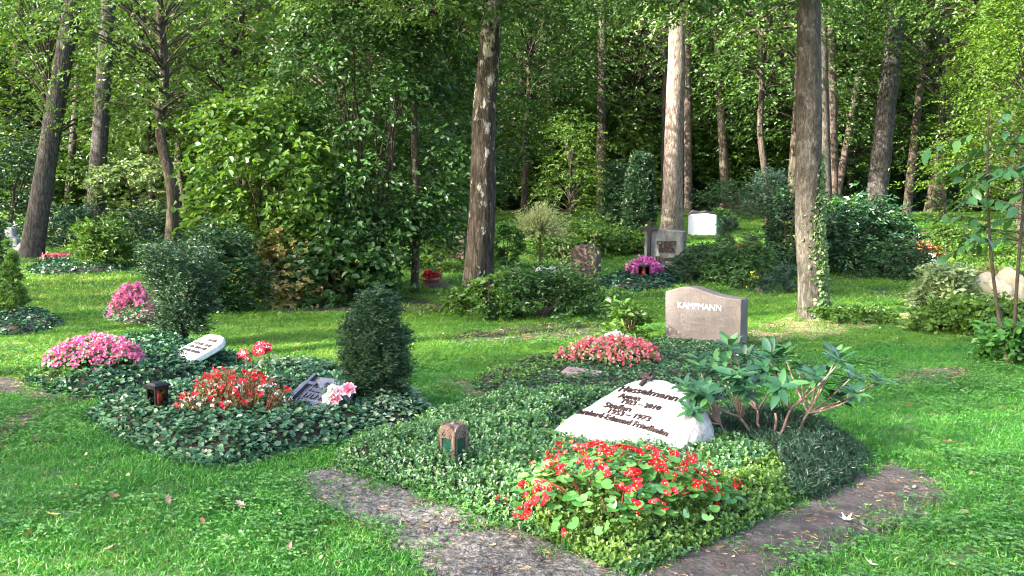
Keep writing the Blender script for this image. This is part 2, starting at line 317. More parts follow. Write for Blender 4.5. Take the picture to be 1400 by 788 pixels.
M['silver'] = plain_mat('silver_letter', (.62, .66, .70), .4, .2)
M['blackmetal'] = plain_mat('black_metal', (.018, .018, .024), .35, .5)
M['bluemetal'] = plain_mat('dark_lacquer', (.05, .052, .075), .18, .3)
M['plaque'] = plain_mat('dark_plaque', (.035, .022, .018), .35, .4)
M['green_glass'] = plain_mat('green_glass', (.012, .05, .035), .12, 0, .7)
def glass_mat():
    m, nt, out = new_mat('pane_glass'); g = nt.nodes.new("ShaderNodeBsdfGlossy"); g.inputs["Roughness"].default_value = .05
    t = nt.nodes.new("ShaderNodeBsdfTransparent"); t.inputs[0].default_value = (.88, .9, .88, 1); f = nt.nodes.new("ShaderNodeFresnel"); f.inputs[0].default_value = 1.5
    s = nt.nodes.new("ShaderNodeMixShader"); nt.links.new(f.outputs[0], s.inputs[0]); nt.links.new(t.outputs[0], s.inputs[1]); nt.links.new(g.outputs[0], s.inputs[2]); nt.links.new(s.outputs[0], out.inputs[0]); return m
M['glass'] = glass_mat()
M['candle'] = plain_mat('red_candle', (.62, .015, .015), .3, 0, .5)
M['redlantern'] = plain_mat('red_brown_lantern', (.2, .04, .03), .4, .1)
M['soil'] = rough_mat('sandy_soil', [(.34, (.034, .031, .027)), (.5, (.115, .106, .098)), (.64, (.25, .235, .22))], 34, 1.0, 55, .95, detail=9, bdist=.05)
M['darksoil'] = rough_mat('forest_soil', [(.3, (.028, .023, .021)), (.55, (.065, .055, .050)), (.8, (.14, .12, .11))], 9, 1.0, 38, .95, detail=9, bdist=.03)
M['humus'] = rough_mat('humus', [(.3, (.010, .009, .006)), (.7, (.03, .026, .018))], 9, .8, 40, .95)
M['litter'] = rough_mat('leaf_litter', [(.25, (.12, .09, .05)), (.5, (.30, .23, .13)), (.75, (.44, .36, .22))], 11, 1.0, 40, .95, detail=9, bdist=.03)
def lawn_mat():
    m, nt, out = new_mat('lawn_earth'); L = nt.links; g = nt.nodes.new("ShaderNodeNewGeometry")
    n = tex_noise(nt, .8, 5, .6, g.outputs["Position"]); n2 = tex_noise(nt, 30, 5, .7, g.outputs["Position"])
    a = ramp(nt, [(.3, (.018, .042, .010)), (.55, (.035, .085, .013)), (.8, (.075, .105, .025))], n.outputs[0])
    b = ramp(nt, [(.3, (.5, .5, .5)), (.7, (1.4, 1.4, 1.3))], n2.outputs[0]); mx = nt.nodes.new("ShaderNodeMix"); mx.data_type = 'RGBA'; mx.blend_type = 'MULTIPLY'; mx.inputs[0].default_value = 1
    L.new(a.outputs[0], mx.inputs[6]); L.new(b.outputs[0], mx.inputs[7])
    sp = nt.nodes.new("ShaderNodeSeparateXYZ"); L.new(g.outputs["Position"], sp.inputs[0])
    far = nt.nodes.new("ShaderNodeMapRange"); far.inputs[1].default_value = 27; far.inputs[2].default_value = 36; L.new(math_(nt, 'ADD', sp.outputs[1], math_(nt, 'MULTIPLY', n.outputs[0], 8)), far.inputs[0])
    fl = ramp(nt, [(.3, (.03, .022, .012)), (.7, (.09, .07, .035))], n2.outputs[0]); m2 = nt.nodes.new("ShaderNodeMix"); m2.data_type = 'RGBA'
    L.new(far.outputs[0], m2.inputs[0]); L.new(mx.outputs[2], m2.inputs[6]); L.new(fl.outputs[0], m2.inputs[7])
    p = nt.nodes.new("ShaderNodeBsdfPrincipled"); L.new(m2.outputs[2], p.inputs["Base Color"]); p.inputs["Roughness"].default_value = .95
    bp = nt.nodes.new("ShaderNodeBump"); bp.inputs["Strength"].default_value = .8; bp.inputs["Distance"].default_value = .03; L.new(n2.outputs[0], bp.inputs["Height"]); L.new(bp.outputs[0], p.inputs["Normal"])
    L.new(p.outputs[0], out.inputs[0]); return m
M['lawn'] = lawn_mat()

# ------------------------------------------------------------------ plant generators
UP = np.array([0, 0, 1.])
def foliage(mb, mat_i, R, H, z0, nclump, sprays, per, L, W, flat=.6, shape='oval', slen=.3, hang=.15, clump=.22, kind=4, seed=1, ry=None, limbs=True, limb_r=.02, limb_mi=None, base=(0, 0), inner=.35, upward=0.0, noise_amt=.25, axis_base=.3):
    """leafy twigs gathered in clumps through a crown's volume; adds leaves (material slot mat_i) and limbs to mb"""
    g = np.random.default_rng(seed); ry = ry or R; C = []
    h = g.random(nclump) if shape != 'cone' else 1 - np.sqrt(g.random(nclump))
    th = g.random(nclump) * 2 * np.pi; rf = inner + (1 - inner) * np.sqrt(g.random(nclump))
    pr = {'oval': np.sqrt(np.clip(1 - (2 * h - 1) ** 2, 0, 1)) ** .8, 'dome': np.sqrt(np.clip(1 - h ** 2, 0, 1)), 'layer': (1 - .65 * h) * np.clip(h * 8 + .35, 0, 1), 'cone': (1 - h) ** 1.1 + .03, 'spire': np.clip(1 - h, 0, 1) ** .62 * np.clip(.72 + h * 1.8, 0, 1) + .02, 'column': np.clip((1 - h) * 3, 0, 1) ** .5 * np.clip(.55 + h * 2.2, 0, 1), 'fan': .45 + .55 * h, 'ball': np.sqrt(np.clip(1 - (2 * h - 1) ** 2, 0, 1))}[shape]
    pr = pr * (1 - noise_amt + 2 * noise_amt * g.random(nclump))
    C = np.stack([base[0] + R * pr * rf * np.cos(th), base[1] + ry * pr * rf * np.sin(th), z0 + H * h], 1)
    if limbs:
        for c in C:
            zb = max(z0 * .3, min(c[2] * .92, axis_base * z0 + (1 - axis_base) * c[2] * .8)); p0 = np.array([base[0] * .7, base[1] * .7, zb]); mid = (p0 + c) / 2 + g.normal(0, .06 * R, 3) + [0, 0, .05 * H * (0 if hang > .3 else 1)]
            t = np.linspace(0, 1, 6)[:, None]; pth = (1 - t) ** 2 * p0 + 2 * t * (1 - t) * mid + t * t * c
            V, F = tube(pth, limb_r * np.linspace(1, .25, 6), 5); mb.add(V, F, limb_mi if limb_mi is not None else mat_i, .3)
    n = nclump * sprays; ci = np.repeat(np.arange(nclump), sprays); cc = C[ci]
    O = cc + g.normal(0, 1, (n, 3)) * np.array([R, ry, min(H, 2.2 * R)]) * clump * np.array([1, 1, .55])
    O[:, 2] = np.maximum(O[:, 2], z0 * .6 + .01)
    outw = (O - [base[0], base[1], 0]) * [1, 1, 0]; d = nrm(nrm(outw) + g.normal(0, .55, (n, 3)) * [1, 1, .5] + [0, 0, upward - hang])
    S = nrm(np.cross(d, UP + g.normal(0, .15, (n, 3)))); k = per
    t = ((np.arange(k) + .5) / k)[None, :, None] * slen * (0.6 + .8 * g.random((n, 1, 1))); side = np.where(np.arange(k) % 2 == 0, 1, -1)[None, :, None]
    P = O[:, None] + d[:, None] * t - UP * (t ** 2) * hang * 1.2 / max(slen, .05) + g.normal(0, .12 * L, (n, k, 3))
    D = d[:, None] * .55 + side * S[:, None] * (.8 * (1 - .6 * t / (slen * 1.4))) + g.normal(0, .28, (n, k, 3)) - UP * hang * .5
    N = UP * flat + g.normal(0, 1, (n, k, 3)) * (1 - flat) * .9 + d[:, None] * .15
    sc = .65 + .6 * g.random((n * k))
    V, F = leaves(P.reshape(-1, 3), D.reshape(-1, 3), N.reshape(-1, 3), L * sc, W * sc, kind=kind)
    a = np.clip(.25 * g.random(nclump)[ci][:, None] + .2 * g.random((n, 1)) + .55 * g.random((n, k)), 0, 1).reshape(-1)
    mb.add(V, F, mat_i, np.repeat(a, {4: 4, 6: 6}[kind])); return C
def trunk_mesh(name, path, rad, mat, sides=18, amp=.05, flare=.5, seed=0, grooves=9):
    path = np.asarray(path, float); V, F = tube(path, rad, sides); m = len(path); V = V.reshape(m, sides, 3); c = path[:, None]
    z = (path[:, 2] - path[0, 2])[:, None]; th = np.linspace(0, 2 * np.pi, sides, endpoint=False)[None]
    k = 1 + flare * np.exp(-z / .22) * (.7 + .5 * np.sin(4 * th + seed)) * .6 + amp * (2 * vnoise(th * grooves / 2 + 0 * z, z * 1.6 + 0 * th, seed) - 1) + .6 * amp * (2 * vnoise(th * 2, z * .7, seed + 3) - 1)
    V = c + (V - c) * k[..., None]; mb = MB(); mb.add(V.reshape(-1, 3), F, 0, 0, True); return mb.mesh(name, mat)

# ------------------------------------------------------------------ the setting: lawn, bare earth
def lawn():
    xs = np.concatenate([np.arange(-120, -26, 6), np.arange(-26, 26, .35), np.arange(26, 121, 6)]); ys = np.concatenate([np.arange(-60, -2, 4), np.arange(-2, 40, .35), np.arange(40, 160, 5)])
    X, Y = np.meshgrid(xs, ys); Z = gz(X, Y); nx = len(xs); i = np.arange(len(ys) - 1)[:, None]; j = np.arange(nx - 1)[None]
    F = np.stack([i * nx + j, i * nx + j + 1, (i + 1) * nx + j + 1, (i + 1) * nx + j], -1).reshape(-1, 4)
    mb = MB(); mb.add(np.stack([X, Y, Z], -1).reshape(-1, 3), F, 0, 0, True); return tag(mb.build("lawn", M['lawn']), "green cemetery lawn running back under the trees", "lawn", kind="structure")
lawn()
def height_sheet(mb, poly, hfun, cell, mi=0, pad=0.0):
    lo = poly.min(0) - cell; hi = poly.max(0) + cell; xs = np.arange(lo[0], hi[0], cell); ys = np.arange(lo[1], hi[1], cell)
    X, Y = np.meshgrid(xs, ys); ins = in_poly(X, Y, poly); d = np.where(ins, edge_dist(X, Y, poly), 0); Z = hfun(X, Y, d, ins)
    nx = len(xs); i = np.arange(len(ys) - 1)[:, None]; j = np.arange(nx - 1)[None]
    F = np.stack([i * nx + j, i * nx + j + 1, (i + 1) * nx + j + 1, (i + 1) * nx + j], -1).reshape(-1, 4)
    keep = ins.ravel()[F].any(1); mb.add(np.stack([X, Y, Z], -1).reshape(-1, 3), F[keep], mi, 0, True)
SOILS = []
def soil(pts, mat, label, cell=.03, amp=.012, n=2):
    poly = px_poly(pts, n); SOILS.append(poly); mb = MB()
    # the sheet dips below the lawn at its ragged rim
    h = lambda X, Y, d, ins: gz(X, Y) + np.where(ins, -.008 + .022 * sstep(0, .07, d) * (0.6 + .8 * fbm(X * 6, Y * 6, 3)) + amp * (fbm(X * 14, Y * 14, 5) - .5) * sstep(0, .1, d), -.03)
    height_sheet(mb, poly, h, cell); return tag(mb.build("bare_earth", mat), label, "soil", kind="structure")
soil([(398, 652), (430, 640), (500, 648), (560, 668), (700, 716), (800, 755), (870, 778), (900, 830), (540, 830), (590, 788), (520, 742), (462, 704), (420, 684)], M['soil'], "pale sandy earth along the open edge of the boulder grave", .02, .03)
soil([(850, 800), (870, 770), (960, 740), (1085, 685), (1165, 636), (1235, 634), (1305, 658), (1308, 692), (1245, 722), (1170, 746), (1100, 775), (1010, 812), (900, 850)], M['darksoil'], "dark trampled earth beside the low juniper")
soil([(585, 518), (640, 518), (705, 545), (712, 556), (660, 553), (615, 538)], M['soil'], "strip of pale earth between two planted graves", .04)
soil([(-60, 516), (20, 514), (60, 528), (135, 545), (120, 556), (60, 548), (-60, 535)], M['darksoil'], "brown earth at the corner of the ivy grave", .04)
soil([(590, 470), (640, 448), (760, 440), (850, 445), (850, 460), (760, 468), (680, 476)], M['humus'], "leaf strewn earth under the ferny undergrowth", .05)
soil([(1000, 462), (1040, 440), (1100, 428), (1200, 424), (1300, 418), (1300, 434), (1210, 448), (1120, 466), (1040, 474)], M['litter'], "dry straw coloured litter around the pale trunk", .06)
soil([(1190, 530), (1230, 505), (1330, 500), (1330, 520), (1270, 528)], M['darksoil'], "thin worn patch in the grass", .05)
soil([(-40, 640), (0, 572), (60, 556), (70, 566), (20, 592), (-20, 640)], M['darksoil'], "worn patch by the lawn edge", .05)
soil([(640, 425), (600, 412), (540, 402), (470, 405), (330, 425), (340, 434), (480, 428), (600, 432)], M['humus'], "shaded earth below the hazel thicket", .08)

# ------------------------------------------------------------------ planted grave beds
BEDS = []
def planting(name, label, pts, H, mat, L, W, density, kind=4, style='leaf', cell=.035, fall=.07, rough_h=.35, flat=.55, n=2, cat="ground cover", patch=None, dip=None, twig=5):
    """a carpet of small leaves over a mound of dark earth"""
    poly = px_poly(pts, n); BEDS.append(poly); mats = [M['humus'], mat] + ([patch[0]] if patch else [])
    dp = px_poly(dip, 1) if dip else None
    hf = lambda X, Y, d: H * (1 - np.exp(-d / fall)) * (1 - rough_h + 1.6 * rough_h * fbm(X * 5, Y * 5, 9)) * (1 if dp is None else np.where(in_poly(X, Y, dp), 1 - .75 * sstep(0, .06, edge_dist(X, Y, dp)), 1))
    mb = MB(); height_sheet(mb, poly, lambda X, Y, d, ins: gz(X, Y) + np.where(ins, hf(X, Y, d) * .86 - .004, -.03), cell)
    area = abs(np.sum(poly[:, 0] * np.roll(poly[:, 1], -1) - poly[:, 1] * np.roll(poly[:, 0], -1))) / 2
    m = int(area * density); q = sample_poly(poly, m)
    # extra shoots at the rim so that the flank is covered
    k = rng.integers(0, len(poly), m // 4); t = rng.random((m // 4, 1)); e = poly[k] * (1 - t) + np.roll(poly, -1, 0)[k] * t + rng.normal(0, .025, (m // 4, 2))
    q = np.concatenate([q, e]); ins = in_poly(q[:, 0], q[:, 1], poly); d = np.where(ins, edge_dist(q[:, 0], q[:, 1], poly), 0.004); x, y = q[:, 0], q[:, 1]
    hh = hf(x, y, d); eps = .01
    gx = (hf(x + eps, y, np.where(in_poly(x + eps, y, poly), edge_dist(x + eps, y, poly), 0)) - hh) / eps; gy = (hf(x, y + eps, np.where(in_poly(x, y + eps, poly), edge_dist(x, y + eps, poly), 0)) - hh) / eps
    Nn = nrm(np.stack([-np.clip(gx, -2, 2) * .6, -np.clip(gy, -2, 2) * .6, np.ones_like(x)], 1)); low = rng.random(len(q)) < .25
    z = gz(x, y) + hh * np.where(low, .45 + .5 * rng.random(len(q)), .88 + .22 * rng.random(len(q)) ** 2) + .004
    P0 = np.stack([x, y, z], 1); mi = np.ones(len(q), int)
    if patch: mi[in_poly(x, y, px_poly(patch[1]))] = 2; mi[rng.random(len(q)) < .06] = 2
    shade = np.clip(.55 * rng.random(len(q)) + .45 * fbm(x * 3, y * 3, 21), 0, 1)
    for slot in (1, 2):
        s = mi == slot
        if not s.any(): continue
        P, N_, sh = P0[s], Nn[s], shade[s]; nn = len(P)
        if style == 'leaf':
            th = rng.random(nn) * 6.283; D = np.stack([np.cos(th), np.sin(th), .1 * rng.normal(size=nn)], 1) + .35 * N_ + np.stack([-gx[s], -gy[s], 0 * gx[s]], 1) * .12
            V, F = leaves(P, D, N_ * flat + rng.normal(0, 1, (nn, 3)) * (1 - flat) * .6, L * (.6 + .7 * rng.random(nn)), W * (.6 + .7 * rng.random(nn)), kind=kind); mb.add(V, F, slot, np.repeat(sh, kind))
        else:   # shoots: whorls of small leaves round an upright twig
            ax = nrm(N_ + rng.normal(0, .35, (nn, 3))); k = twig
            for i in range(k):
                th = i * 2.4 + rng.random(nn) * 1.2; A = nrm(np.cross(ax, rng.normal(size=(nn, 3)))); B = np.cross(ax, A); rad = np.cos(th)[:, None] * A + np.sin(th)[:, None] * B
                p = P + ax * ((i + .5) / k * L * 2.2)[None] if np.ndim(L) else P + ax * ((i + .5) / k * L * 2.2)
                V, F = leaves(p, rad * .8 + ax * (.35 + .4 * i / k), ax, L * (.7 + .5 * rng.random(nn)), W * (.7 + .5 * rng.random(nn)), kind=kind)
                mb.add(V, F, slot, np.repeat(np.clip(sh * .7 + .3 * i / k, 0, 1), kind))
    o = mb.build(name, mats); return tag(o, label, cat, "planted grave carpets", "stuff")

planting("box_carpet", "low clipped box carpet around the white boulder and red begonias",
         [(450, 636), (560, 668), (700, 718), (800, 760), (850, 786), (900, 770), (980, 738), (1085, 690), (1085, 655), (1030, 625), (980, 610), (945, 570), (850, 560), (780, 548), (720, 550), (660, 562), (590, 588), (520, 612)],
         .14, M['box'], .022, .0175, 2500, style='shoot', fall=.06, rough_h=.55, patch=(M['boxy'], [(700, 700), (760, 680), (860, 720), (980, 690), (1060, 650), (1090, 690), (960, 750), (850, 790), (760, 750)]), twig=6, dip=[(745, 625), (735, 595), (800, 560), (950, 560), (960, 625), (850, 645)])
planting("juniper_carpet", "dark creeping juniper below the rhododendron",
         [(940, 600), (1010, 640), (1080, 690), (1130, 678), (1178, 640), (1150, 608), (1060, 585), (980, 580)], .13, M['juniper'], .038, .007, 2800, style='shoot', fall=.09, rough_h=.85, twig=7)
planting("ivy_carpet", "glossy ivy carpet around red lantern and clipped yew",
         [(112, 572), (150, 592), (210, 622), (285, 642), (340, 636), (420, 614), (500, 600), (560, 586), (592, 574), (570, 556), (520, 540), (470, 516), (400, 508), (340, 520), (250, 536), (160, 556)],
         .17, M['ivy'], .042, .036, 2300, kind=6, fall=.08, rough_h=.4, flat=.62, patch=(M['vari'], [(420, 500), (470, 510), (400, 530), (350, 515)]))
planting("periwinkle_carpet", "ivy carpet around pink begonias and pale slab",
         [(28, 522), (70, 538), (130, 550), (200, 540), (290, 520), (342, 508), (330, 492), (280, 478), (215, 470), (150, 480), (80, 498)],
         .17, M['ivy'], .045, .038, 1900, kind=6, fall=.09, rough_h=.4, flat=.62, patch=(M['boxy'], [(20, 515), (110, 545), (110, 500), (60, 495)]))
planting("cotoneaster_carpet", "small leaved cotoneaster carpet in front of the granite headstone",
         [(632, 526), (690, 552), (760, 556), (840, 560), (960, 560), (1040, 530), (1060, 496), (1030, 476), (900, 470), (840, 480), (760, 490), (680, 505)],
         .10, M['box'], .03, .022, 2300, fall=.06, rough_h=.55, patch=(M['boxy'], [(632, 520), (680, 545), (760, 520), (800, 500), (730, 490)]))
planting("ivy_patch", "small ivy bed at the foot of the pointed conifer",
         [(-60, 448), (0, 462), (50, 458), (90, 446), (70, 434), (20, 428), (-60, 430)], .15, M['ivy'], .05, .04, 900, fall=.1, kind=6)
planting("euonymus_patch", "pale variegated euonymus edging under far pink begonias",
         [(128, 430), (160, 446), (215, 446), (250, 436), (235, 420), (170, 416)], .12, M['vari'], .04, .03, 1100, fall=.08)
planting("ivy_strip", "narrow ivy strip in front of the leaning pine",
         [(30, 372), (70, 378), (150, 376), (190, 368), (140, 356), (60, 358)], .12, M['ivy'], .07, .06, 350, fall=.15, cell=.08)
planting("ivy_mound", "dark ivy mound in front of the cross headstone",
         [(830, 398), (880, 400), (930, 388), (960, 375), (920, 366), (850, 374), (815, 386)], .14, M['ivy'], .07, .06, 450, fall=.15, cell=.08)
planting("euonymus_clump", "grey green variegated euonymus spilling under the clipped yew",
         [(450, 570), (480, 600), (540, 596), (594, 574), (585, 552), (540, 536), (490, 545)], .24, M['vari'], .035, .024, 2400, fall=.14, rough_h=.45)

# ------------------------------------------------------------------ scattered instances (uncountable stuff)
def scatter(name, label, protos, pts, rz, sc, idx, cat, tilt=None, nz=None):
    me = bpy.data.meshes.new(name); me.vertices.add(len(pts)); me.vertices.foreach_set("co", np.asarray(pts, np.float32).ravel())
    for nm, tp, v in (("rz", 'FLOAT', rz), ("sc", 'FLOAT', sc), ("idx", 'INT', idx), ("tl", 'FLOAT', np.zeros(len(pts)) if tilt is None else tilt)):
        a = me.attributes.new(nm, tp, 'POINT'); a.data.foreach_set("value", np.asarray(v, np.float32 if tp == 'FLOAT' else np.int32))
    c = bpy.data.collections.new(name + "_kinds")
    for p in protos: c.objects.link(p)
    ng = bpy.data.node_groups.new(name, 'GeometryNodeTree'); ng.interface.new_socket("Geometry", in_out='INPUT', socket_type='NodeSocketGeometry'); ng.interface.new_socket("Geometry", in_out='OUTPUT', socket_type='NodeSocketGeometry')
    N = ng.nodes; K = ng.links; gi = N.new("NodeGroupInput"); go = N.new("NodeGroupOutput"); ip = N.new("GeometryNodeInstanceOnPoints"); ci = N.new("GeometryNodeCollectionInfo")
    ci.inputs["Collection"].default_value = c; ci.inputs["Separate Children"].default_value = True; ci.inputs["Reset Children"].default_value = True; ip.inputs["Pick Instance"].default_value = True
    def at(nm, tp):
        n = N.new("GeometryNodeInputNamedAttribute"); n.data_type = tp; n.inputs[0].default_value = nm; return n.outputs[0]
    cb = N.new("ShaderNodeCombineXYZ"); K.new(at("rz", 'FLOAT'), cb.inputs[2]); K.new(at("tl", 'FLOAT'), cb.inputs[0])
    K.new(gi.outputs[0], ip.inputs["Points"]); K.new(ci.outputs[0], ip.inputs["Instance"]); K.new(at("idx", 'INT'), ip.inputs["Instance Index"]); K.new(cb.outputs[0], ip.inputs["Rotation"]); K.new(at("sc", 'FLOAT'), ip.inputs["Scale"]); K.new(ip.outputs[0], go.inputs[0])
    o = link(name, me); md = o.modifiers.new("scatter", 'NODES'); md.node_group = ng; return tag(o, label, cat, kind="stuff")
def proto(name, me): return bpy.data.objects.new(name, me)
def tuft(name, n, r, h, w, seed, spread=.5, mat='grass'):
    g = np.random.default_rng(seed); th = g.random(n) * 6.283; rr = r * np.sqrt(g.random(n)); P = np.stack([rr * np.cos(th), rr * np.sin(th), np.zeros(n) - .004], 1)
    D = nrm(np.stack([g.normal(0, spread, n), g.normal(0, spread, n), np.ones(n)], 1)); V, F1, F2 = leaves(P, D, np.stack([g.normal(size=n), g.normal(size=n), .8 * np.ones(n)], 1), h * (.45 + .75 * g.random(n)), w * (.7 + .6 * g.random(n)), droop=.55, kind=3)
    mb = MB(); a = np.repeat(np.where(g.random(n) < .06, 1, .85 * g.random(n)), 5); mb.add(V, F1, 0, a); mb.n -= len(V); mb.add(np.zeros((0, 3)), F2, 0, None); mb.n += len(V); return proto(name, mb.mesh(name, M[mat]))
near_t = [tuft("grass_tuft_%02d" % i, 46, .075, .048, .0042, 100 + i, .75) for i in range(8)]
far_t = [tuft("grass_patch_%02d" % i, 110, .24, .075, .010, 200 + i, .6, 'grass_sunlit') for i in range(6)]
mid_t = [tuft("grass_tuft_mid_%02d" % i, 46, .075, .05, .0050, 150 + i, .7, 'grass_sunlit') for i in range(6)]  # middle lawn blades carry the sunlit yellow in their colour
def blocked(x, y, soft=.03):
    b = np.zeros(len(x), bool)
    for p in BEDS: b |= in_poly(x, y, p) & (edge_dist(x, y, p) > -.01 + .03)
    for i, p in enumerate(SOILS): b |= in_poly(x, y, p) & (edge_dist(x, y, p) > np.abs(rng.normal(0, .05, len(x))) + .012 + .10 * (fbm(x * 7, y * 7, 31) > .62)) & (rng.random(len(x)) > (.012, .012, .1, .1, .25, .35, .4, .35, .1)[i])
    return b
def lawn_pts(n, y0, y1, wid=.62, pad=1.6):
    y = np.sqrt(y0 ** 2 + (y1 ** 2 - y0 ** 2) * rng.random(n)); x = (2 * rng.random(n) - 1) * (wid * y + pad); k = ~blocked(x, y); return x[k], y[k]
x, y = lawn_pts(46000, 2.6, 13.5); x0_, y0_ = x, y; nearer = y + .43 * -x * .6 + 1.2 * (fbm(x * .8, y * .8, 77) - .5) < 8.6; x, y = x[nearer], y[nearer]
big = .75 + .55 * fbm(x * 1.1, y * 1.1, 40)
scatter("grass", "short mown grass of the near lawn", near_t, np.stack([x, y, gz(x, y)], 1), rng.random(len(x)) * 6.283, big * (.75 + .5 * rng.random(len(x))), rng.integers(0, 8, len(x)), "grass")
x, y = x0_[~nearer], y0_[~nearer]
scatter("grass", "grass of the middle lawn behind the graves with sunlit yellow put into its colour", mid_t, np.stack([x, y, gz(x, y)], 1), rng.random(len(x)) * 6.283, .8 + .5 * rng.random(len(x)), rng.integers(0, 6, len(x)), "grass")
x, y = lawn_pts(15000, 11.5, 33, .66, 3)
scatter("grass", "sunlit grass of the far lawn between the trees", far_t, np.stack([x, y, gz(x, y)], 1), rng.random(len(x)) * 6.283, .7 + .5 * rng.random(len(x)), rng.integers(0, 6, len(x)), "grass")
def clover_proto(name, seed):
    g = np.random.default_rng(seed); n = 14; mb = MB(); P = []; D = []; N = []
    for i in range(n):
        c = np.array([g.normal(0, .045), g.normal(0, .045), .018 + .03 * g.random()]); t0 = g.random() * 6
        for k in range(3): t = t0 + k * 2.094; P.append(c); D.append([math.cos(t), math.sin(t), .15]); N.append([g.normal(0, .25), g.normal(0, .25), 1])
    V, F = leaves(np.array(P), np.array(D, float), np.array(N), .013, .012, kind=6); mb.add(V, F, 0, np.repeat(g.random(n), 18)); return proto(name, mb.mesh(name, M['clover']))
clovers = [clover_proto("clover_%02d" % i, 300 + i) for i in range(5)]
x, y = lawn_pts(9000, 2.6, 11); k = fbm(x * 1.3, y * 1.3, 55) + .3 * rng.random(len(x)) > .70; x, y = x[k], y[k]
scatter("clover", "clover and small weeds growing in the near lawn", clovers, np.stack([x, y, gz(x, y) + .008], 1), rng.random(len(x)) * 6.283, .8 + .6 * rng.random(len(x)), rng.integers(0, 5, len(x)), "clover")

# fallen leaves
def leafshape(name, pts, curl, seed, mat):
    g = np.random.default_rng(seed); pts = np.array(pts, float); n = len(pts); c = pts.mean(0)
    V = np.concatenate([[[c[0], c[1], .002]], np.stack([pts[:, 0], pts[:, 1], curl * ((pts - c) ** 2).sum(1) / .0012 * .01 + .002 + .003 * g.random(n)], 1)]); F = np.array([[0, 1 + i, 1 + (i + 1) % n] for i in range(n)])
    mb = MB(); mb.add(V, F, 0, .5); return mb.mesh(name, mat)
oval = [(0, -.03), (.012, -.02), (.017, 0), (.012, .02), (0, .034), (-.012, .02), (-.017, 0), (-.012, -.02)]
oakl = [(0, -.045), (.006, -.03), (.018, -.028), (.012, -.014), (.024, -.006), (.014, .006), (.024, .02), (.01, .022), (.004, .042), (-.008, .024), (-.022, .022), (-.013, .008), (-.024, -.004), (-.012, -.014), (-.018, -.028), (-.006, -.03)]
ml = []
for k in range(10):
    a = k / 10 * 6.283 + .2; r = .055 if k % 2 == 0 else .022; ml.append((r * math.cos(a), r * math.sin(a)))
LM = [leafshape("fallen_leaf", oval, 1.2, 1, M['dry']), leafshape("fallen_leaf", oakl, .8, 2, M['dry']), leafshape("fallen_leaf", [(a * .8, b * .7) for a, b in oval], 2.0, 3, M['dry'])]
M['whiteleaf'] = plain_mat('pale_leaf_back', (.62, .62, .56), .7)
M['yellowleaf'] = plain_mat('yellow_leaf', (.68, .46, .10), .7)
x0, y0 = ground_at(1157, 718); tag(link("fallen_leaf", leafshape("fallen_leaf", [(a * .75, b * .75) for a, b in ml], 1.6, 9, M['whiteleaf']), None, (x0, y0, .022), (.1, -.08, .4)), "pale silvery lobed leaf lying on the dark earth", "leaf")
x0, y0 = ground_at(1189, 781); tag(link("fallen_leaf", leafshape("fallen_leaf", [(a * .6, b * .6) for a, b in ml], 1.4, 12, M['whiteleaf']), None, (x0, y0, .03), (.5, .2, 1.2)), "curled whitish leaf caught in the grass at the lower edge", "leaf")
x0, y0 = ground_at(71, 718); tag(link("fallen_leaf", leafshape("fallen_leaf", [(a * .9, b * .9) for a, b in oakl], .8, 10, M['yellowleaf']), None, (x0, y0, .05), (.3, .1, 2.0)), "yellow leaf lying on the near lawn at the left", "leaf")
spots = [(124, 648), (175, 659), (53, 615), (47, 608), (156, 687), (195, 684), (214, 692), (230, 693), (262, 664), (292, 688), (308, 748), (252, 724), (277, 724), (152, 760), (104, 674), (118, 630), (432, 738), (437, 700), (1281, 660), (1243, 560), (1327, 655), (1290, 611), (1251, 622), (1342, 762), (1318, 710), (1298, 612), (1193, 504), (1223, 502), (1376, 570), (1238, 481), (1322, 538), (1275, 520), (80, 690), (40, 740), (330, 700), (200, 740), (395, 760), (60, 660), (1380, 700), (1360, 640)]
for i, s in enumerate(spots):
    x0, y0 = ground_at(*s); o = link("fallen_leaf", LM[i % 3], None, (x0, y0, float(gz(x0, y0)) + .035), (rng.normal(0, .4), rng.normal(0, .4), rng.random() * 6.28), .45 + .35 * rng.random())
    tag(o, "small dry tan leaf lying in the lawn grass", "leaf", "dry leaves on the lawn")
def litter_protos():
    r = [proto("litter_0%d" % i, m) for i, m in enumerate(LM)]
    for i in range(3):
        mb = MB(); g = np.random.default_rng(i); n = 10; P = np.stack([g.normal(0, .05, n), g.normal(0, .05, n), .004 + .01 * g.random(n)], 1); th = g.random(n) * 6.28
        V, F = leaves(P, np.stack([np.cos(th), np.sin(th), .05 * g.normal(size=n)], 1), np.tile(UP, (n, 1)), .06 * (.5 + g.random(n)), .0035, kind=4); mb.add(V, F, 0, np.repeat(g.random(n), 4)); r.append(proto("litter_1%d" % i, mb.mesh("needles", M['dry'])))
    return r
pts = np.concatenate([sample_poly(p, int(90 + 90 * i)) for p, i in zip(SOILS, (.1, .2, .0, .0, 1.5, 3, .0, .0, 2))])
idx = np.where(rng.random(len(pts)) < .3, rng.integers(0, 3, len(pts)), rng.integers(3, 6, len(pts)))
scatter("leaf_litter", "dry needles and leaf scraps strewn over the bare earth", litter_protos(), np.stack([pts[:, 0], pts[:, 1], gz(pts[:, 0], pts[:, 1]) + .014], 1), rng.random(len(pts)) * 6.28, .35 + .4 * rng.random(len(pts)), idx, "litter", rng.normal(0, .15, len(pts)))

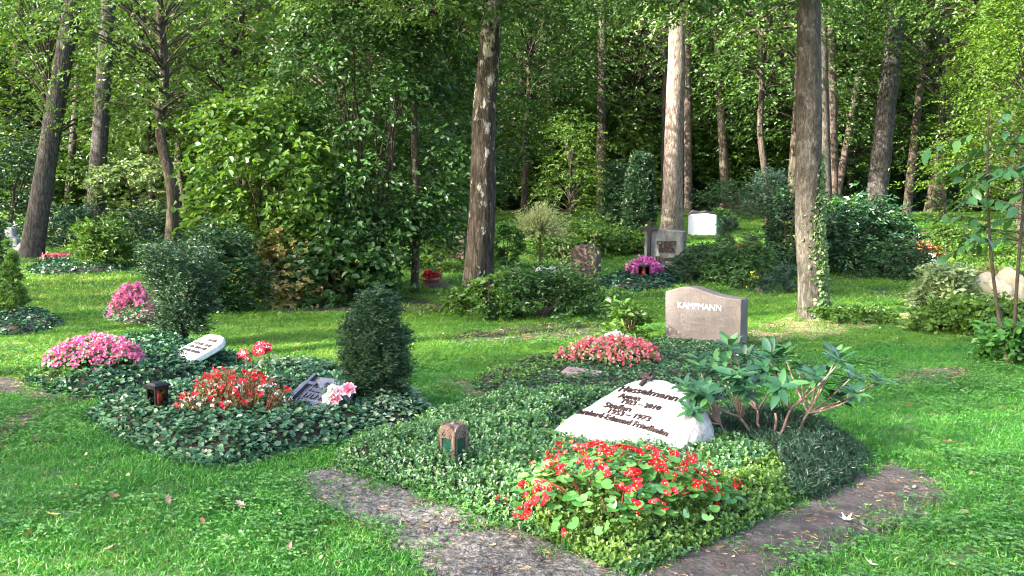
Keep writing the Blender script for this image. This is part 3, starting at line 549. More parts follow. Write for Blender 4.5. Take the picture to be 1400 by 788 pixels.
def clod(name, seed):
    bm = bmesh.new(); bmesh.ops.create_icosphere(bm, subdivisions=1, radius=.010)
    for v in bm.verts: v.co *= 1 + .35 * mnoise.noise(v.co * 90 + Vector((seed, 0, 0))); v.co.z *= .7
    me = bpy.data.meshes.new(name); bm.to_mesh(me); bm.free(); me.attributes.new("rnd", 'FLOAT', 'POINT'); me.materials.append(M['soil']); return proto(name, me)
pts = np.concatenate([sample_poly(SOILS[0], 2600), sample_poly(SOILS[1], 1500), sample_poly(SOILS[2], 300)])
scatter("soil_crumbs", "loose crumbs of earth lying on the bare strips", [clod("clod_0%d" % i, i * 3.1) for i in range(4)], np.stack([pts[:, 0], pts[:, 1], gz(pts[:, 0], pts[:, 1]) + .009], 1), rng.random(len(pts)) * 6.28, .3 + 1.7 * rng.random(len(pts)) ** 4, rng.integers(0, 4, len(pts)), "soil")
x, y = lawn_pts(900, 3, 14)
scatter("fallen_leaves", "small fallen leaves strewn over the lawn and grave carpets", [proto("strewn_0%d" % i, m) for i, m in enumerate(LM)], np.concatenate([np.stack([x, y, gz(x, y) + .035], 1), np.stack([*np.concatenate([sample_poly(BEDS[i], 26) for i in (0, 2, 3, 4)]).T, np.full(104, .17)], 1)]), rng.random(len(x) + 104) * 6.28, .25 + .35 * rng.random(len(x) + 104), rng.integers(0, 3, len(x) + 104), "leaves", rng.normal(0, .3, len(x) + 104))

# ------------------------------------------------------------------ crowns shared between trees
def crown(leaf, **k):
    mb = MB(); foliage(mb, 0, limb_mi=1, **k); return mb.mesh("crown", [M[leaf], M['twig']])
CR = {
 'oak': crown('oak', R=3.3, H=6.0, z0=0, nclump=75, sprays=22, per=8, L=.13, W=.075, flat=.5, slen=.42, hang=.2, clump=.15, seed=1, limb_r=.03),
 'oak2': crown('oak', R=2.9, H=6.5, z0=0, nclump=55, sprays=22, per=8, L=.13, W=.075, flat=.45, slen=.42, hang=.25, clump=.16, seed=2, limb_r=.03),
 'beech': crown('beech', R=2.7, H=7.5, z0=0, nclump=85, sprays=22, per=9, L=.11, W=.065, flat=.82, shape='layer', slen=.5, hang=.12, clump=.14, seed=3, limb_r=.035),
 'beech2': crown('beech', R=2.3, H=6.5, z0=0, nclump=60, sprays=22, per=9, L=.11, W=.065, flat=.75, shape='oval', slen=.5, hang=.2, clump=.15, seed=4, limb_r=.035),
 'hornbeam': crown('hornbeam', R=2.3, H=5.8, z0=0, nclump=120, sprays=20, per=11, L=.085, W=.048, flat=.85, shape='layer', slen=.55, hang=.16, clump=.11, seed=13, limb_r=.025),
 'sapling': crown('beech', R=1.2, H=3.2, z0=0, nclump=42, sprays=14, per=9, L=.085, W=.05, flat=.78, shape='layer', slen=.35, hang=.1, clump=.16, seed=5, limb_r=.015),
 'pine': crown('pine_n', R=2.3, H=4.5, z0=0, nclump=36, sprays=26, per=10, L=.17, W=.03, flat=.2, shape='oval', slen=.35, hang=0, upward=.2, clump=.12, seed=6, limb_r=.05),
 'lowoak': crown('oak', R=2.2, H=2.6, z0=0, nclump=36, sprays=18, per=8, L=.11, W=.065, flat=.6, shape='oval', slen=.4, hang=.25, clump=.17, seed=7, limb_r=.03),
}
def tree(name, label, y, p1, p2, w1, w2, H, bark, crowns=(), cat="tree", group=None, amp=.05, flare=.5, wob=.0, sides=16, seed=None, rings=46):
    seed = seed if seed is not None else int(rng.integers(1, 999)); A = at_depth(*p1, y); B = at_depth(*p2, y); sl = (B[0] - A[0]) / (B[2] - A[2])
    x0 = A[0]; 
    for _ in range(4): g0 = float(gz(x0, y)); x0 = A[0] + sl * (g0 - A[2])
    r1 = w1 / 2 * mpp(y); r2 = w2 / 2 * mpp(y)
    z = np.concatenate([np.linspace(-.15, .6, 8), np.linspace(.6, H, rings)[1:]]); rad = np.maximum(r1 + (r2 - r1) * (z - (A[2] - g0)) / (B[2] - A[2]), r1 * .22)
    path = np.stack([sl * z + wob * r1 * 4 * (vnoise(z * .8, 0 * z + seed, 1) - .5) * np.clip(z, 0, 1), wob * r1 * 4 * (vnoise(z * .7, 0 * z + seed, 2) - .5) * np.clip(z, 0, 1) + .02 * z * math.sin(seed), z], 1)
    t = thing(name, label, cat, (x0, y, g0), 0, group)
    link("trunk", trunk_mesh("trunk", path, rad, M[bark], sides, amp, flare, seed), t)
    for c in crowns:
        key, zc = c[0], c[1]; s = c[2] if len(c) > 2 else 1.0; dx, dy = (c[3] if len(c) > 3 else (0, 0))
        link("crown", CR[key], t, (sl * zc + dx, dy, zc), (0, 0, rng.random() * 6.28), s)
        if math.hypot(dx, dy) > .9:
            e = np.array([sl * zc + dx, dy, zc + 1.1 * s]); b0 = np.array([sl * (zc + 1.6), 0, zc + 1.6]); tt = np.linspace(0, 1, 9)[:, None]; q = b0 + (e - b0) * tt + UP * .25 * tt * (1 - tt) * math.hypot(dx, dy) + .03 * rng.normal(size=(9, 3)) * tt; bb = MB(); bb.add(*tube(q, np.linspace(.035, .012, 9), 7), 0, 0, True); bb.build("branch", M['twig'], t)
    return t
def gy(px, py): return ground_at(px, py)[1]
# trunks that stand out, left to right
tree("pine_tree", "tall leaning dark barked pine at the left behind the ivy strip", gy(42, 352), (42, 352), (97, 0), 31, 21, 17, 'pine', [('pine', 13, .6)], amp=.06)
tree("pine_tree", "straight grey pine behind the round rhododendron", gy(128, 318), (128, 318), (147, 0), 25, 18, 18, 'pine', [('pine', 13.5, .6)], amp=.06)
tree("pine_tree", "reddish upright pine at the far left edge", 40, (17, 190), (24, 0), 14, 12, 18, 'pine_red', [('pine', 13, .6)])
tree("pine_tree", "thin leaning pine crossing behind the reddish one", 42, (28, 190), (53, 30), 11, 8, 18, 'pine_red', [('pine', 13, .6)])
tree("pine_tree", "slim brown trunk between the two big left pines", 34, (92, 290), (106, 100), 11, 8, 17, 'pine', [('pine', 13, .6)])
tree("pine_tree", "slender pale trunk just beside the leaning pine", 46, (78, 250), (92, 100), 8, 7, 17, 'pine_red', [('pine', 13, .6)])
tree("oak_tree", "slim dark oak with ivy and crooked limbs behind the yew shrub", gy(234, 352), (234, 352), (214, 0), 17, 10, 9, 'oakbark', [('oak2', 2.6, .75), ('oak', 6.5, .5)], wob=.5, amp=.1)
tree("pine_tree", "lighter pine trunk behind the slim dark oak", 33, (242, 260), (258, 0), 13, 10, 17, 'pine', [('pine', 12, .6)])
tree("birch_tree", "short glimpse of grey trunk above the maple thicket", 38, (313, 230), (316, 120), 8, 7, 15, 'white_birch', [('oak2', 8)])
tree("oak_tree", "dark upright trunk above the maple thicket", 32, (334, 200), (330, 50), 11, 9, 13, 'oakbark', [('oak', 6.0)])
tree("birch_tree", "old birch with fissured bark in the middle of the lawn", gy(650, 420), (650, 415), (672, 0), 39, 24, 15, 'birch', [('lowoak', 3.85, .75, (3.0, -.6)), ('lowoak', 4.0, .7, (-1.8, .6)), ('lowoak', 3.55, .5, (-.6, -1.0)), ('oak2', 10.5, .7)], seed=8, amp=.11, flare=.45, wob=.12, sides=26, rings=70)
tree("birch_tree", "slender whitish birch trunk behind the weeping shrub", 37, (751, 205), (752, 50), 10, 9, 16, 'white_birch', [('oak2', 9.5)])
tree("pine_tree", "thin brown trunk beside the slender whitish birch", 39, (724, 205), (727, 60), 8, 7, 16, 'pine', [('pine', 11.5, .55)])
tree("pine_tree", "sunlit straight pine left of the two thujas", 33, (822, 225), (823, 80), 13, 11, 16, 'pine_red', [('pine', 11.5, .55)])
tree("pine_tree", "thick sunlit pine behind the cross headstone", 24, (918, 318), (927, 20), 29, 22, 17, 'pine_sunlit', [('pine', 12.5, .6)], amp=.05, sides=22)
tree("pine_tree", "narrow brown trunk hidden behind the thick sunlit pine", 34, (908, 220), (910, 100), 8, 7, 16, 'pine', [('pine', 11.5, .55)])
tree("pine_tree", "reddish trunk just right of the thick sunlit pine", 33, (941, 280), (941, 120), 11, 10, 16, 'pine_red', [('pine', 11.5, .55)])
tree("oak_tree", "dark trunk standing over the white headstone", 33, (993, 275), (984, 130), 15, 10, 13, 'oakbark', [('oak', 6.5)])
tree("beech_tree", "pale ivy grown trunk on the right of the lawn", gy(1110, 436), (1110, 436), (1099, 0), 38, 30, 13, 'greybark', [('lowoak', 3.55, .7, (-1.5, -.6)), ('lowoak', 4.4, .7, (-2.3, -1.1)), ('lowoak', 3.7, .7, (-3.2, 1.0)), ('oak', 10.5, .5)], seed=5, amp=.035, flare=.55, wob=.10, sides=26, rings=70)
tree("oak_tree", "grey trunk half behind the pale ivy grown tree", 24, (1129, 275), (1125, 70), 17, 14, 13, 'greybark', [('lowoak', 4.3, 1.0, (-2.2, -3)), ('lowoak', 4.8, 1.0, (2.4, -2.5)), ('oak2', 7)])
tree("oak_tree", "dark leaning trunk left of the pale ivy grown tree", 28, (1083, 272), (1090, 150), 15, 12, 12, 'oakbark', [('oak2', 6.5)])
tree("pine_tree", "brown trunk between pale tree and big leaning pine", 29, (1140, 270), (1137, 90), 12, 11, 16, 'pine_red', [('pine', 11.5, .55)])
tree("pine_tree", "thin trunk slanting to the right behind the pale tree", 32, (1146, 262), (1168, 140), 10, 8, 14, 'pine_red', [('pine', 11, .55)])
tree("pine_tree", "big plated pine leaning right beside the clipped box", gy(1195, 305) , (1195, 302), (1226, 0), 29, 21, 17, 'pine', [('pine', 12.5, .6)], amp=.06, sides=22)
tree("oak_tree", "slim dark trunk behind the clipped box", 31, (1240, 290), (1257, 130), 12, 10, 12, 'oakbark', [('oak', 6)])
tree("oak_tree", "dark slanting trunk at the far right end of the lawn", 33, (1273, 285), (1292, 170), 17, 13, 12, 'oakbark', [('oak2', 6)])
for px, y in ((888, 45), (1030, 44), (1178, 46), (780, 47), (395, 46), (285, 50), (1330, 44)):
    tree("pine_tree", "distant thin trunk deep in the shaded wood", y, (px, 240), (px + rng.normal(0, 9), 60), 7 + 3 * rng.random(), 6, 16, 'oakbark' if rng.random() < .5 else 'pine', [('pine', 10, .6)], group="distant trunks in the wood", sides=10, rings=20)

# leafy trees that fill the middle and far distance
def leafy(label, px, y, key, zc, s=1.0, r=.10, H=None, name="beech_tree", group=None, extra=()):
    w = r * 2 / mpp(y); tree(name, label, y, (px, 300), (px + rng.normal(0, 12), 60), w, w * .7, H or (zc + 5 * s), 'greybark' if 'beech' in name else 'oakbark', [(key, zc, s)] + list(extra), group=group, wob=.6, sides=10, rings=24, flare=.3)
leafy("young beech with layered leaves behind the leaning pine", 70, 27, 'beech', 1.6, .9)
leafy("loose oak crown between the two big left pines", 165, 36, 'oak', 2.6, 1.0, name="oak_tree")
leafy("light green beech behind the slim dark oak", 205, 28, 'beech2', 1.6, .85)
leafy("spreading beech above the maple thicket", 330, 27, 'beech', 1.8, 1.0)
leafy("tall oak crown behind the hazel thicket", 455, 24, 'oak', 1.6, .95, name="oak_tree")
leafy("dark beech behind the hazel thicket", 545, 25, 'beech2', .8, 1.0)
leafy("leafy beech filling the gap beside the old birch", 615, 27, 'beech', .8, 1.0)
leafy("airy oak over the weeping shrub", 715, 31, 'oak2', 3.2, 1.0, name="oak_tree")
leafy("young sunlit beech left of the thujas", 780, 22, 'sapling', .4, .75, r=.03, H=2.4)
leafy("oak crown high above the thujas", 850, 36, 'oak', 3.0, 1.0, name="oak_tree")
leafy("green beech behind the white headstone", 1000, 38, 'beech', 1.2, 1.0)
leafy("oak crown hanging over the tall juniper", 1050, 26, 'oak2', 3.4, .8, name="oak_tree")
leafy("beech between pale tree and big leaning pine", 1165, 35, 'beech', 1.4, 1.0)
leafy("shaded oak behind the big leaning pine", 1225, 40, 'oak', 1.5, 1.0, name="oak_tree")
leafy("beech arching over the end of the lawn", 1290, 28, 'beech2', 2.0, 1.0)
leafy("sunlit hornbeam with flat sprays at the right edge", 1425, 16.0, 'hornbeam', .4, .8, r=.08)
leafy("second hornbeam behind the sunlit one at the right edge", 1395, 21, 'hornbeam', 1.4, .85)
leafy("oak crown hanging low behind the pale tree", 1095, 32, 'oak', 2.4, .9, name="oak_tree")
leafy("oak crown between old birch and far birches", 655, 33, 'oak', 2.0, .9, name="oak_tree")
leafy("oak crown filling the gap above the dogwood", 255, 32, 'oak2', 2.2, 1.0, name="oak_tree")
# woodland behind as one mass, out past the single trees
wp = []
for k in range(210):
    y = 37 + 40 * rng.random(); x = (2 * rng.random() - 1) * (.62 * y + 4); wp.append((x, y, .2 + (rng.random() ** 1.5) * (1.5 if x < -8 else 5)))
wp = np.array(wp); wp[:, 2] += gz(wp[:, 0], wp[:, 1])
scatter("far_woodland", "shaded mass of far woodland behind the graves", [proto("wood_0%d" % i, CR[k]) for i, k in enumerate(('oak', 'beech', 'beech2', 'oak2'))], wp, rng.random(210) * 6.28, 1.0 + .5 * rng.random(210), rng.integers(0, 4, 210), "woodland")
up = []
for k in range(170):
    y = 34 + 26 * rng.random(); up.append(((2 * rng.random() - 1) * (.62 * y + 4), y, 0))
up = np.array(up); up[:, 2] = gz(up[:, 0], up[:, 1]) - .1
def bush(nm, leaf, seed): mb = MB(); foliage(mb, 0, R=1.3, H=2.0, z0=.05, nclump=40, sprays=12, per=8, L=.13, W=.07, flat=.5, shape='dome', slen=.35, hang=.1, clump=.2, seed=seed, limbs=False); return proto(nm, mb.mesh(nm, M[leaf]))
scatter("far_undergrowth", "shaded mass of far undergrowth below the woodland", [bush("bush_00", 'oak', 61), bush("bush_01", 'beech', 62), bush("bush_02", 'dark', 63)], up, rng.random(170) * 6.28, .8 + .7 * rng.random(170), rng.integers(0, 3, 170), "undergrowth")
# trees beside the photographer that shade the near graves
def side_tree(label, x, y, H, r, crowns, name="oak_tree", bark='oakbark'):
    t = thing(name, label, "tree", (x, y, float(gz(x, y))), 0, "trees beside the viewpoint"); z = np.linspace(-.15, H, 40)
    path = np.stack([.3 * np.sin(z * .3 + x), .2 * np.sin(z * .4 + y), z], 1); link("trunk", trunk_mesh("trunk", path, r * np.linspace(1, .3, 40), M[bark], 14, .06, .5, 3), t)
    for c in crowns: link("crown", CR[c[0]], t, (c[3], c[4], c[1]), (0, 0, rng.random() * 6.28), c[2])
def pq(p, q): return -.43 * p - .9 * q, .9 * p - .43 * q
side_tree("broad tall oak beside the viewpoint shading the near graves", *pq(6.5, 20), 20, .3, [('oak', 8.0, .66, 0, 0), ('oak2', 9.6, .72, 0, 0), ('oak', 11.6, .66, 0, 0), ('oak2', 13.2, .74, 0, 0), ('oak', 15.2, .66, 0, 0), ('oak2', 16.6, .68, 0, 0)])
side_tree("second tall oak further back beside the viewpoint", *pq(2.1, 19), 19, .3, [('oak', 7.6, .6, 0, 0), ('oak2', 9.4, .66, 0, 0), ('oak', 11.2, .6, 0, 0), ('oak2', 13.0, .66, 0, 0), ('oak', 14.8, .55, 0, 0)])
side_tree("bare stemmed pine left of the view casting a band of shade", *pq(9.3, 9), 15, .2, [('pine', 11.5, 1, 0, 0)], "pine_tree", 'pine')
side_tree("unseen slim oak added left of the view to shade the old birch", *pq(11.3, 12), 14, .15, [('oak2', 8.0, .55, 0, 0), ('oak', 9.5, .48, 0, 0), ('oak2', 11.3, .55, 0, 0), ('oak', 13.2, .45, 0, 0)])  # unseen, added to lay shade over birch and lawn
side_tree("unseen tall oak added left of the view to shade the leaning pine", *pq(23.4, 15), 15, .2, [('oak2', 7.5, .8, 0, 0), ('oak', 11.5, .7, 0, 0)])  # out of view, put in to darken the leaning pine
side_tree("leafy oak left of the view throwing dappled shade across the lawn", -14.5, 7.0, 9, .16, [('oak2', 4.0, .7, 0, 0)])

for i, (p, q, z, s) in enumerate(((14.9, 9, 5.0, .55), (16.9, 12, 6.5, .6), (21.8, 9, 5.0, .7), (28.2, 8, 5.0, .7), (31.5, 12, 6.0, .7))):  # unseen oaks added to darken the wood, gaps left for lit places
    side_tree("unseen tall oak added left of the view to shade the wood", *pq(p, q), z + 12 * s, .2, [(('oak', 'oak2')[i % 2], z, s, 0, 0), (('oak2', 'oak')[i % 2], z + 5.2 * s, s * .95, 0, 0), ('oak', z + 10.2 * s, s * .8, 0, 0)])
# ------------------------------------------------------------------ shrubs
def shrub(name, label, px, py, wpx, hpx, mat, L, W, nclump=30, sprays=14, per=8, shape='ball', flat=.45, hang=.05, upward=.1, slen=None, depth=1.0, stems=5, z0=.04, group=None, cat="shrub", kind=4, y=None, clump=.2, inner=.35, noise_amt=.18, part="foliage", stem='twig', limb_r=None, seed=None, na=.18):
    y = y or gy(px, py); x = at_depth(px, py, y)[0]; w = wpx * mpp(y); h = hpx * mpp(y); t = thing(name, label, cat, (x, y, float(gz(x, y))), 0, group)
    sl = slen or max(.12 * w, L * 2); mb = MB(); seed = seed or int(rng.integers(1, 9999)); lm = MB()
    foliage(mb, 0, R=w / 2 * .86, H=h * .9, z0=h * z0, nclump=nclump, sprays=sprays, per=per, L=L, W=W, flat=flat, shape=shape, slen=sl, hang=hang, upward=upward, clump=clump, seed=seed, ry=w / 2 * .86 * depth, limbs=False, inner=inner, noise_amt=noise_amt, kind=kind)
    mb.build(part, M[mat], t); g = np.random.default_rng(seed)
    for i in range(stems):
        a = g.random() * 6.28; rr = w * (.12 + .18 * g.random()); tt = np.linspace(0, 1, 7); top = h * (.55 + .35 * g.random())
        p = np.stack([rr * np.cos(a) * tt ** 1.3 + .02 * w * g.normal(size=7) * tt, rr * np.sin(a) * tt ** 1.3 + .02 * w * g.normal(size=7) * tt, top * tt - .03 * (1 - tt)], 1); lr = limb_r or max(.012, .018 * h)
        s_ = MB(); s_.add(*tube(p, lr * np.linspace(1, .4, 7), 7), 0, 0, True); s_.build("stem", M[stem], t)
    return t
# left side
shrub("holly", "dark holly thicket at the left edge behind the leaning pine", 12, 335, 120, 150, 'dark', .09, .05, 45, 18, 8, y=24, stems=2)
shrub("dogwood", "pale leaved dogwood between pine and slim dark oak", 186, 318, 120, 105, 'pale', .10, .06, 40, 16, 8, y=25, stems=3, flat=.6)
shrub("laurel", "low bluish laurel between the two big left pines", 82, 348, 95, 50, 'rhodo', .11, .04, 30, 14, 8, shape='dome', y=22, stems=2)
shrub("laurel", "low laurel mass right of the straight grey pine", 200, 336, 140, 46, 'dark', .11, .04, 34, 14, 8, shape='dome', y=23, stems=2)
shrub("rhododendron", "round sunlit rhododendron bush on the left lawn", 141, 367, 84, 56, 'beech', .10, .035, 34, 14, 8, shape='dome', stems=5, z0=.16, flat=.5)
shrub("laurel_bush", "rounded dark glossy bush behind the yew shrub", 302, 426, 104, 112, 'dark', .075, .035, 50, 18, 8, shape='ball', stems=3)
shrub("dwarf_spruce", "pointed light green conifer at the left edge", 19, 438, 42, 118, 'boxy', .03, .011, 110, 16, 10, shape='cone', stems=1, upward=.3, slen=.05, clump=.06, depth=1, noise_amt=.1, cat="conifer")
shrub("yew_column", "tall black green yew half cut by the left edge", -14, 420, 40, 130, 'yew', .05, .016, 50, 16, 9, shape='column', y=13.2, stems=1, cat="conifer")
# the clipped yews near the graves
shrub("yew_column", "clipped dark yew column on the ivy grave", 516, 566, 80, 176, 'yew', .028, .0075, 230, 18, 12, shape='column', stems=2, upward=.35, slen=.075, clump=.13, noise_amt=.08, inner=.3, y=6.75, cat="conifer")
shrub("yew_shrub", "open stemmed yew shrub with flat top beside the pale slab", 254, 472, 104, 122, 'yew', .034, .010, 140, 18, 11, shape='fan', stems=9, upward=.3, slen=.10, clump=.13, inner=.3, y=9.6, z0=.24, cat="conifer", limb_r=.014)
# hazel thicket and maple in the centre left
hz = shrub("hazel_thicket", "big dark hazel thicket with thin stems left of the old birch", 520, 414, 270, 440, 'hazel', .085, .055, 130, 20, 8, shape='oval', flat=.6, hang=.2, upward=0, stems=14, z0=.13, slen=.40, y=14.6, clump=.10, kind=6, limb_r=.022, cat="shrub")
shrub("maple_thicket", "sunny yellow green maple thicket above the lawn edge", 372, 424, 200, 270, 'maple', .10, .075, 75, 16, 7, shape='oval', flat=.62, hang=.2, upward=0, stems=7, z0=.08, slen=.36, y=13.9, clump=.11, kind=6, limb_r=.018)
shrub("bramble", "olive and straw coloured bramble at the foot of the maple", 398, 428, 150, 92, 'straw', .06, .04, 40, 16, 8, shape='dome', y=13.3, stems=6)
shrub("hazel_sapling", "low leafy hazel shoots at the edge of the lawn", 470, 424, 130, 96, 'hazel', .10, .075, 34, 14, 7, shape='dome', y=13.2, stems=5, kind=6)
tree("hazel_tree", "slim brown stem rising through the hazel thicket", 14.2, (566, 400), (571, 20), 11, 7, 6.5, 'oakbark', [('lowoak', 3.6, .7)], wob=.6, sides=12)
# behind and beside the old birch
shrub("rhododendron", "deep shaded rhododendron behind the old birch", 612, 326, 170, 150, 'dark', .10, .04, 50, 18, 8, y=24, stems=2)
shrub("spiraea", "light green feathery shrub left of the old birch", 600, 372, 96, 66, 'beech', .07, .03, 34, 14, 8, shape='dome', y=17.5, stems=3)
shrub("box_ball", "round clipped box ball right of the old birch", 692, 374, 42, 58, 'boxy', .045, .028, 50, 16, 8, shape='ball', stems=3, z0=.14, noise_amt=.06, inner=.7, slen=.08, clump=.1, y=17.6)
def weeping():
    y = 17.8; p = at_depth(738, 366, y); t = thing("weeping_willow_shrub", "small standard willow with pale pinkish top on thin stem", "shrub", (p[0], y, float(gz(p[0], y))))
    m = mpp(y); s = MB(); s.add(*tube([(0, 0, -.05), (.01, 0, .25), (0, 0, 58 * m)], [.022, .02, .018], 8), 0, 0, True); s.build("stem", M['stem'], t)
    g = np.random.default_rng(5); n = 420; th = g.random(n) * 6.28; el = g.random(n) ** .8 * 1.45; d = np.stack([np.cos(th) * np.cos(el), np.sin(th) * np.cos(el), np.sin(el)], 1); o = np.array([0, 0, 45 * m]); tw = MB(); lf = MB()
    for i in range(n):
        L = (.45 + .3 * g.random()); k = 7; tt = np.linspace(.15, 1, 16)[:, None]; c = o + d[i] * tt * L * .95 + np.array([0, 0, -.10]) * tt ** 2; P = c; sd = g.normal(0, 1, (16, 3)) * .6 + d[i] * .9
        V, F = leaves(P, sd, g.normal(0, .5, (16, 3)) + UP, .05, .016); lf.add(V, F, 0, np.repeat(np.clip((tt[:, 0] < .55) * -.25 + .35 + .5 * g.random(16), 0, 1), 4))
        if i % 7 == 0: tw.add(*tube(o + d[i] * np.linspace(0, 1, 4)[:, None] * L * .9, [.008, .006, .004, .002], 5), 0)
    tw.build("branches", M['stem'], t); lf.build("foliage", M['blush'], t)
weeping()
shrub("hydrangea", "broad leafy green shrub behind the brown headstone", 800, 352, 150, 42, 'beech', .10, .06, 44, 16, 8, shape='dome', y=20, stems=3)
shrub("thuja", "taller dark thuja cone left of the thick sunlit pine", 874, 334, 46, 136, 'thuja', .06, .024, 220, 16, 9, shape='spire', stems=1, upward=.5, slen=.12, clump=.12, y=20.5, noise_amt=.06, inner=.6, cat="conifer")
shrub("thuja", "second thuja cone behind the taller one", 841, 326, 40, 112, 'thuja', .06, .024, 190, 16, 9, shape='spire', stems=1, upward=.5, slen=.12, clump=.12, y=22, noise_amt=.06, inner=.6, cat="conifer")
shrub("fern_thicket", "tangled ferny undergrowth right of the old birch", 742, 458, 200, 62, 'hazel', .06, .03, 52, 12, 9, shape='dome', y=11.6, stems=14, depth=.6, flat=.5, upward=.5, clump=.1, na=.4, noise_amt=.45, slen=.3)
shrub("elder_seedling", "bright green seedling at the foot of the old birch", 668, 458, 50, 60, 'maple', .10, .05, 10, 7, 8, shape='dome', y=11.5, stems=3, kind=6, hang=.3)
shrub("bramble", "leafy bramble shoots in front of the old birch", 640, 440, 80, 34, 'beech', .07, .045, 22, 10, 7, shape='dome', y=12.0, stems=3)
def weed(label, px, py, top, y, lean):
    p = at_depth(px, py, y); t = thing("tall_weed", label, "plant", (p[0], y, float(gz(p[0], y)))); h = (py - top) * mpp(y); g = np.random.default_rng(px); lf = MB()
    for k in range(4):
        e = np.array([lean * h * (.4 + .4 * k) + g.normal(0, .1), g.normal(0, .15), h * (1 - .12 * k)]); tt = np.linspace(0, 1, 9)[:, None]; pth = e * tt + np.array([.06 * g.normal(), 0, .1 * h]) * tt * (1 - tt) * 2
        s = MB(); s.add(*tube(pth, np.linspace(.008, .003, 9), 6), 0); s.build("stem", M['stem'], t); n = 26; u = .45 + .55 * g.random(n); P = e * u[:, None] + g.normal(0, .05, (n, 3)); V, F = leaves(P, g.normal(0, 1, (n, 3)), g.normal(0, .5, (n, 3)) + UP, .06, .03); lf.add(V, F, 0, np.repeat(g.random(n), 4))
    lf.build("foliage", M['pale'], t)
weed("tall pale weed stalks in front of the brown headstone", 806, 450, 340, 12.4, -.25)
weed("thin leaning weed stalk beside the brown headstone", 770, 430, 345, 12.9, .1)
shrub("hydrangea", "bright leafy hydrangea behind the salmon begonias", 858, 474, 44, 50, 'maple', .075, .04, 14, 7, 7, shape='dome', y=9.75, stems=6, kind=6, flat=.6, stem='stem')
# around the white headstone and the tall juniper
shrub("yew_shrub", "dark feathery shrub right of the cross headstone", 972, 394, 104, 44, 'thuja', .07, .025, 46, 16, 9, shape='dome', y=16.2, stems=4)
shrub("fern_shrub", "arching fern like shrub behind the granite headstone", 1015, 398, 92, 58, 'hazel', .08, .03, 36, 14, 9, shape='dome', y=15.4, stems=4, hang=.3)
shrub("juniper_column", "tall bluish juniper spires left of the pale tree", 1048, 392, 66, 138, 'juniper', .045, .014, 90, 18, 10, shape='column', stems=4, upward=.7, slen=.16, clump=.11, y=17.2, cat="conifer", noise_amt=.3)
shrub("holly", "dark holly against the pale ivy grown tree", 1082, 398, 80, 130, 'dark', .075, .035, 44, 16, 8, shape='oval', y=16.6, stems=4)
shrub("cushion_yew", "low dark cushion shrub at the foot of the holly", 1078, 412, 90, 36, 'juniper', .05, .015, 30, 14, 9, shape='dome', y=14.6, stems=2)
shrub("yew_column", "small narrow yew column beside the white headstone", 994, 348, 22, 50, 'yew', .05, .016, 34, 12, 9, shape='column', stems=1, upward=.5, y=20.5, cat="conifer", slen=.1)
shrub("box_ball", "yellow green box ball behind the narrow yew", 986, 326, 34, 28, 'boxy', .06, .04, 30, 14, 8, shape='ball', y=25, stems=2, noise_amt=.06, inner=.7)
shrub("rhododendron", "shaded shrub bank behind the dark headstone", 1010, 292, 120, 50, 'dark', .10, .04, 34, 14, 8, shape='dome', y=30, stems=2)
# right side
shrub("rhododendron", "bushy rhododendron bank below the big leaning pine", 1172, 376, 150, 100, 'rhodo', .10, .04, 60, 18, 8, shape='dome', y=17.2, stems=4, depth=.7)
shrub("azalea", "yellowing azalea behind the rhododendron bank", 1152, 330, 90, 66, 'maple', .08, .04, 34, 14, 8, shape='ball', y=21, stems=3)
shrub("heather_bank", "dark low heather bank at the far lawn edge", 1228, 382, 110, 44, 'dark', .06, .025, 40, 14, 8, shape='dome', y=16.4, stems=2, depth=.6)
shrub("box_block", "clipped yellow green box block beside the leaning pine", 1229, 326, 48, 36, 'boxy', .05, .035, 50, 16, 8, shape='dome', y=21.5, stems=2, noise_amt=.05, inner=.75, slen=.1, clump=.1)
shrub("heuchera", "rust red foliage plants in front of the box block", 1242, 350, 60, 24, 'rust', .08, .06, 22, 12, 7, shape='dome', y=19.3, stems=1, cat="plant")
shrub("laurel", "lit leafy shrub beyond the small white stone", 1290, 352, 70, 44, 'beech', .08, .05, 24, 12, 8, shape='dome', y=20, stems=2)
shrub("mahonia", "pale sunlit shrub left of the sandstone boulder", 1292, 428, 74, 56, 'pale', .09, .045, 34, 14, 8, shape='dome', y=12.7, stems=5)
shrub("dead_fern", "dry brown fern fronds above the sandstone boulder", 1352, 404, 90, 50, 'straw', .07, .014, 30, 12, 10, shape='dome', y=13.4, stems=5, hang=.4, stem='stem')
shrub("herb_patch", "low sunny herbs in front of the sandstone boulder", 1345, 478, 180, 40, 'beech', .075, .05, 60, 14, 8, shape='dome', y=10.6, stems=4, depth=.7, cat="plant")
shrub("bramble", "green bramble leaves at the foot of the cherry sapling", 1400, 512, 110, 52, 'clover', .08, .06, 26, 10, 7, shape='dome', y=8.7, stems=4, kind=6, depth=.6)
shrub("herb_patch", "thin weeds growing beside the pale trunk", 1165, 446, 120, 22, 'maple', .05, .035, 26, 8, 7, shape='dome', y=11.3, stems=2, depth=.5, cat="plant")
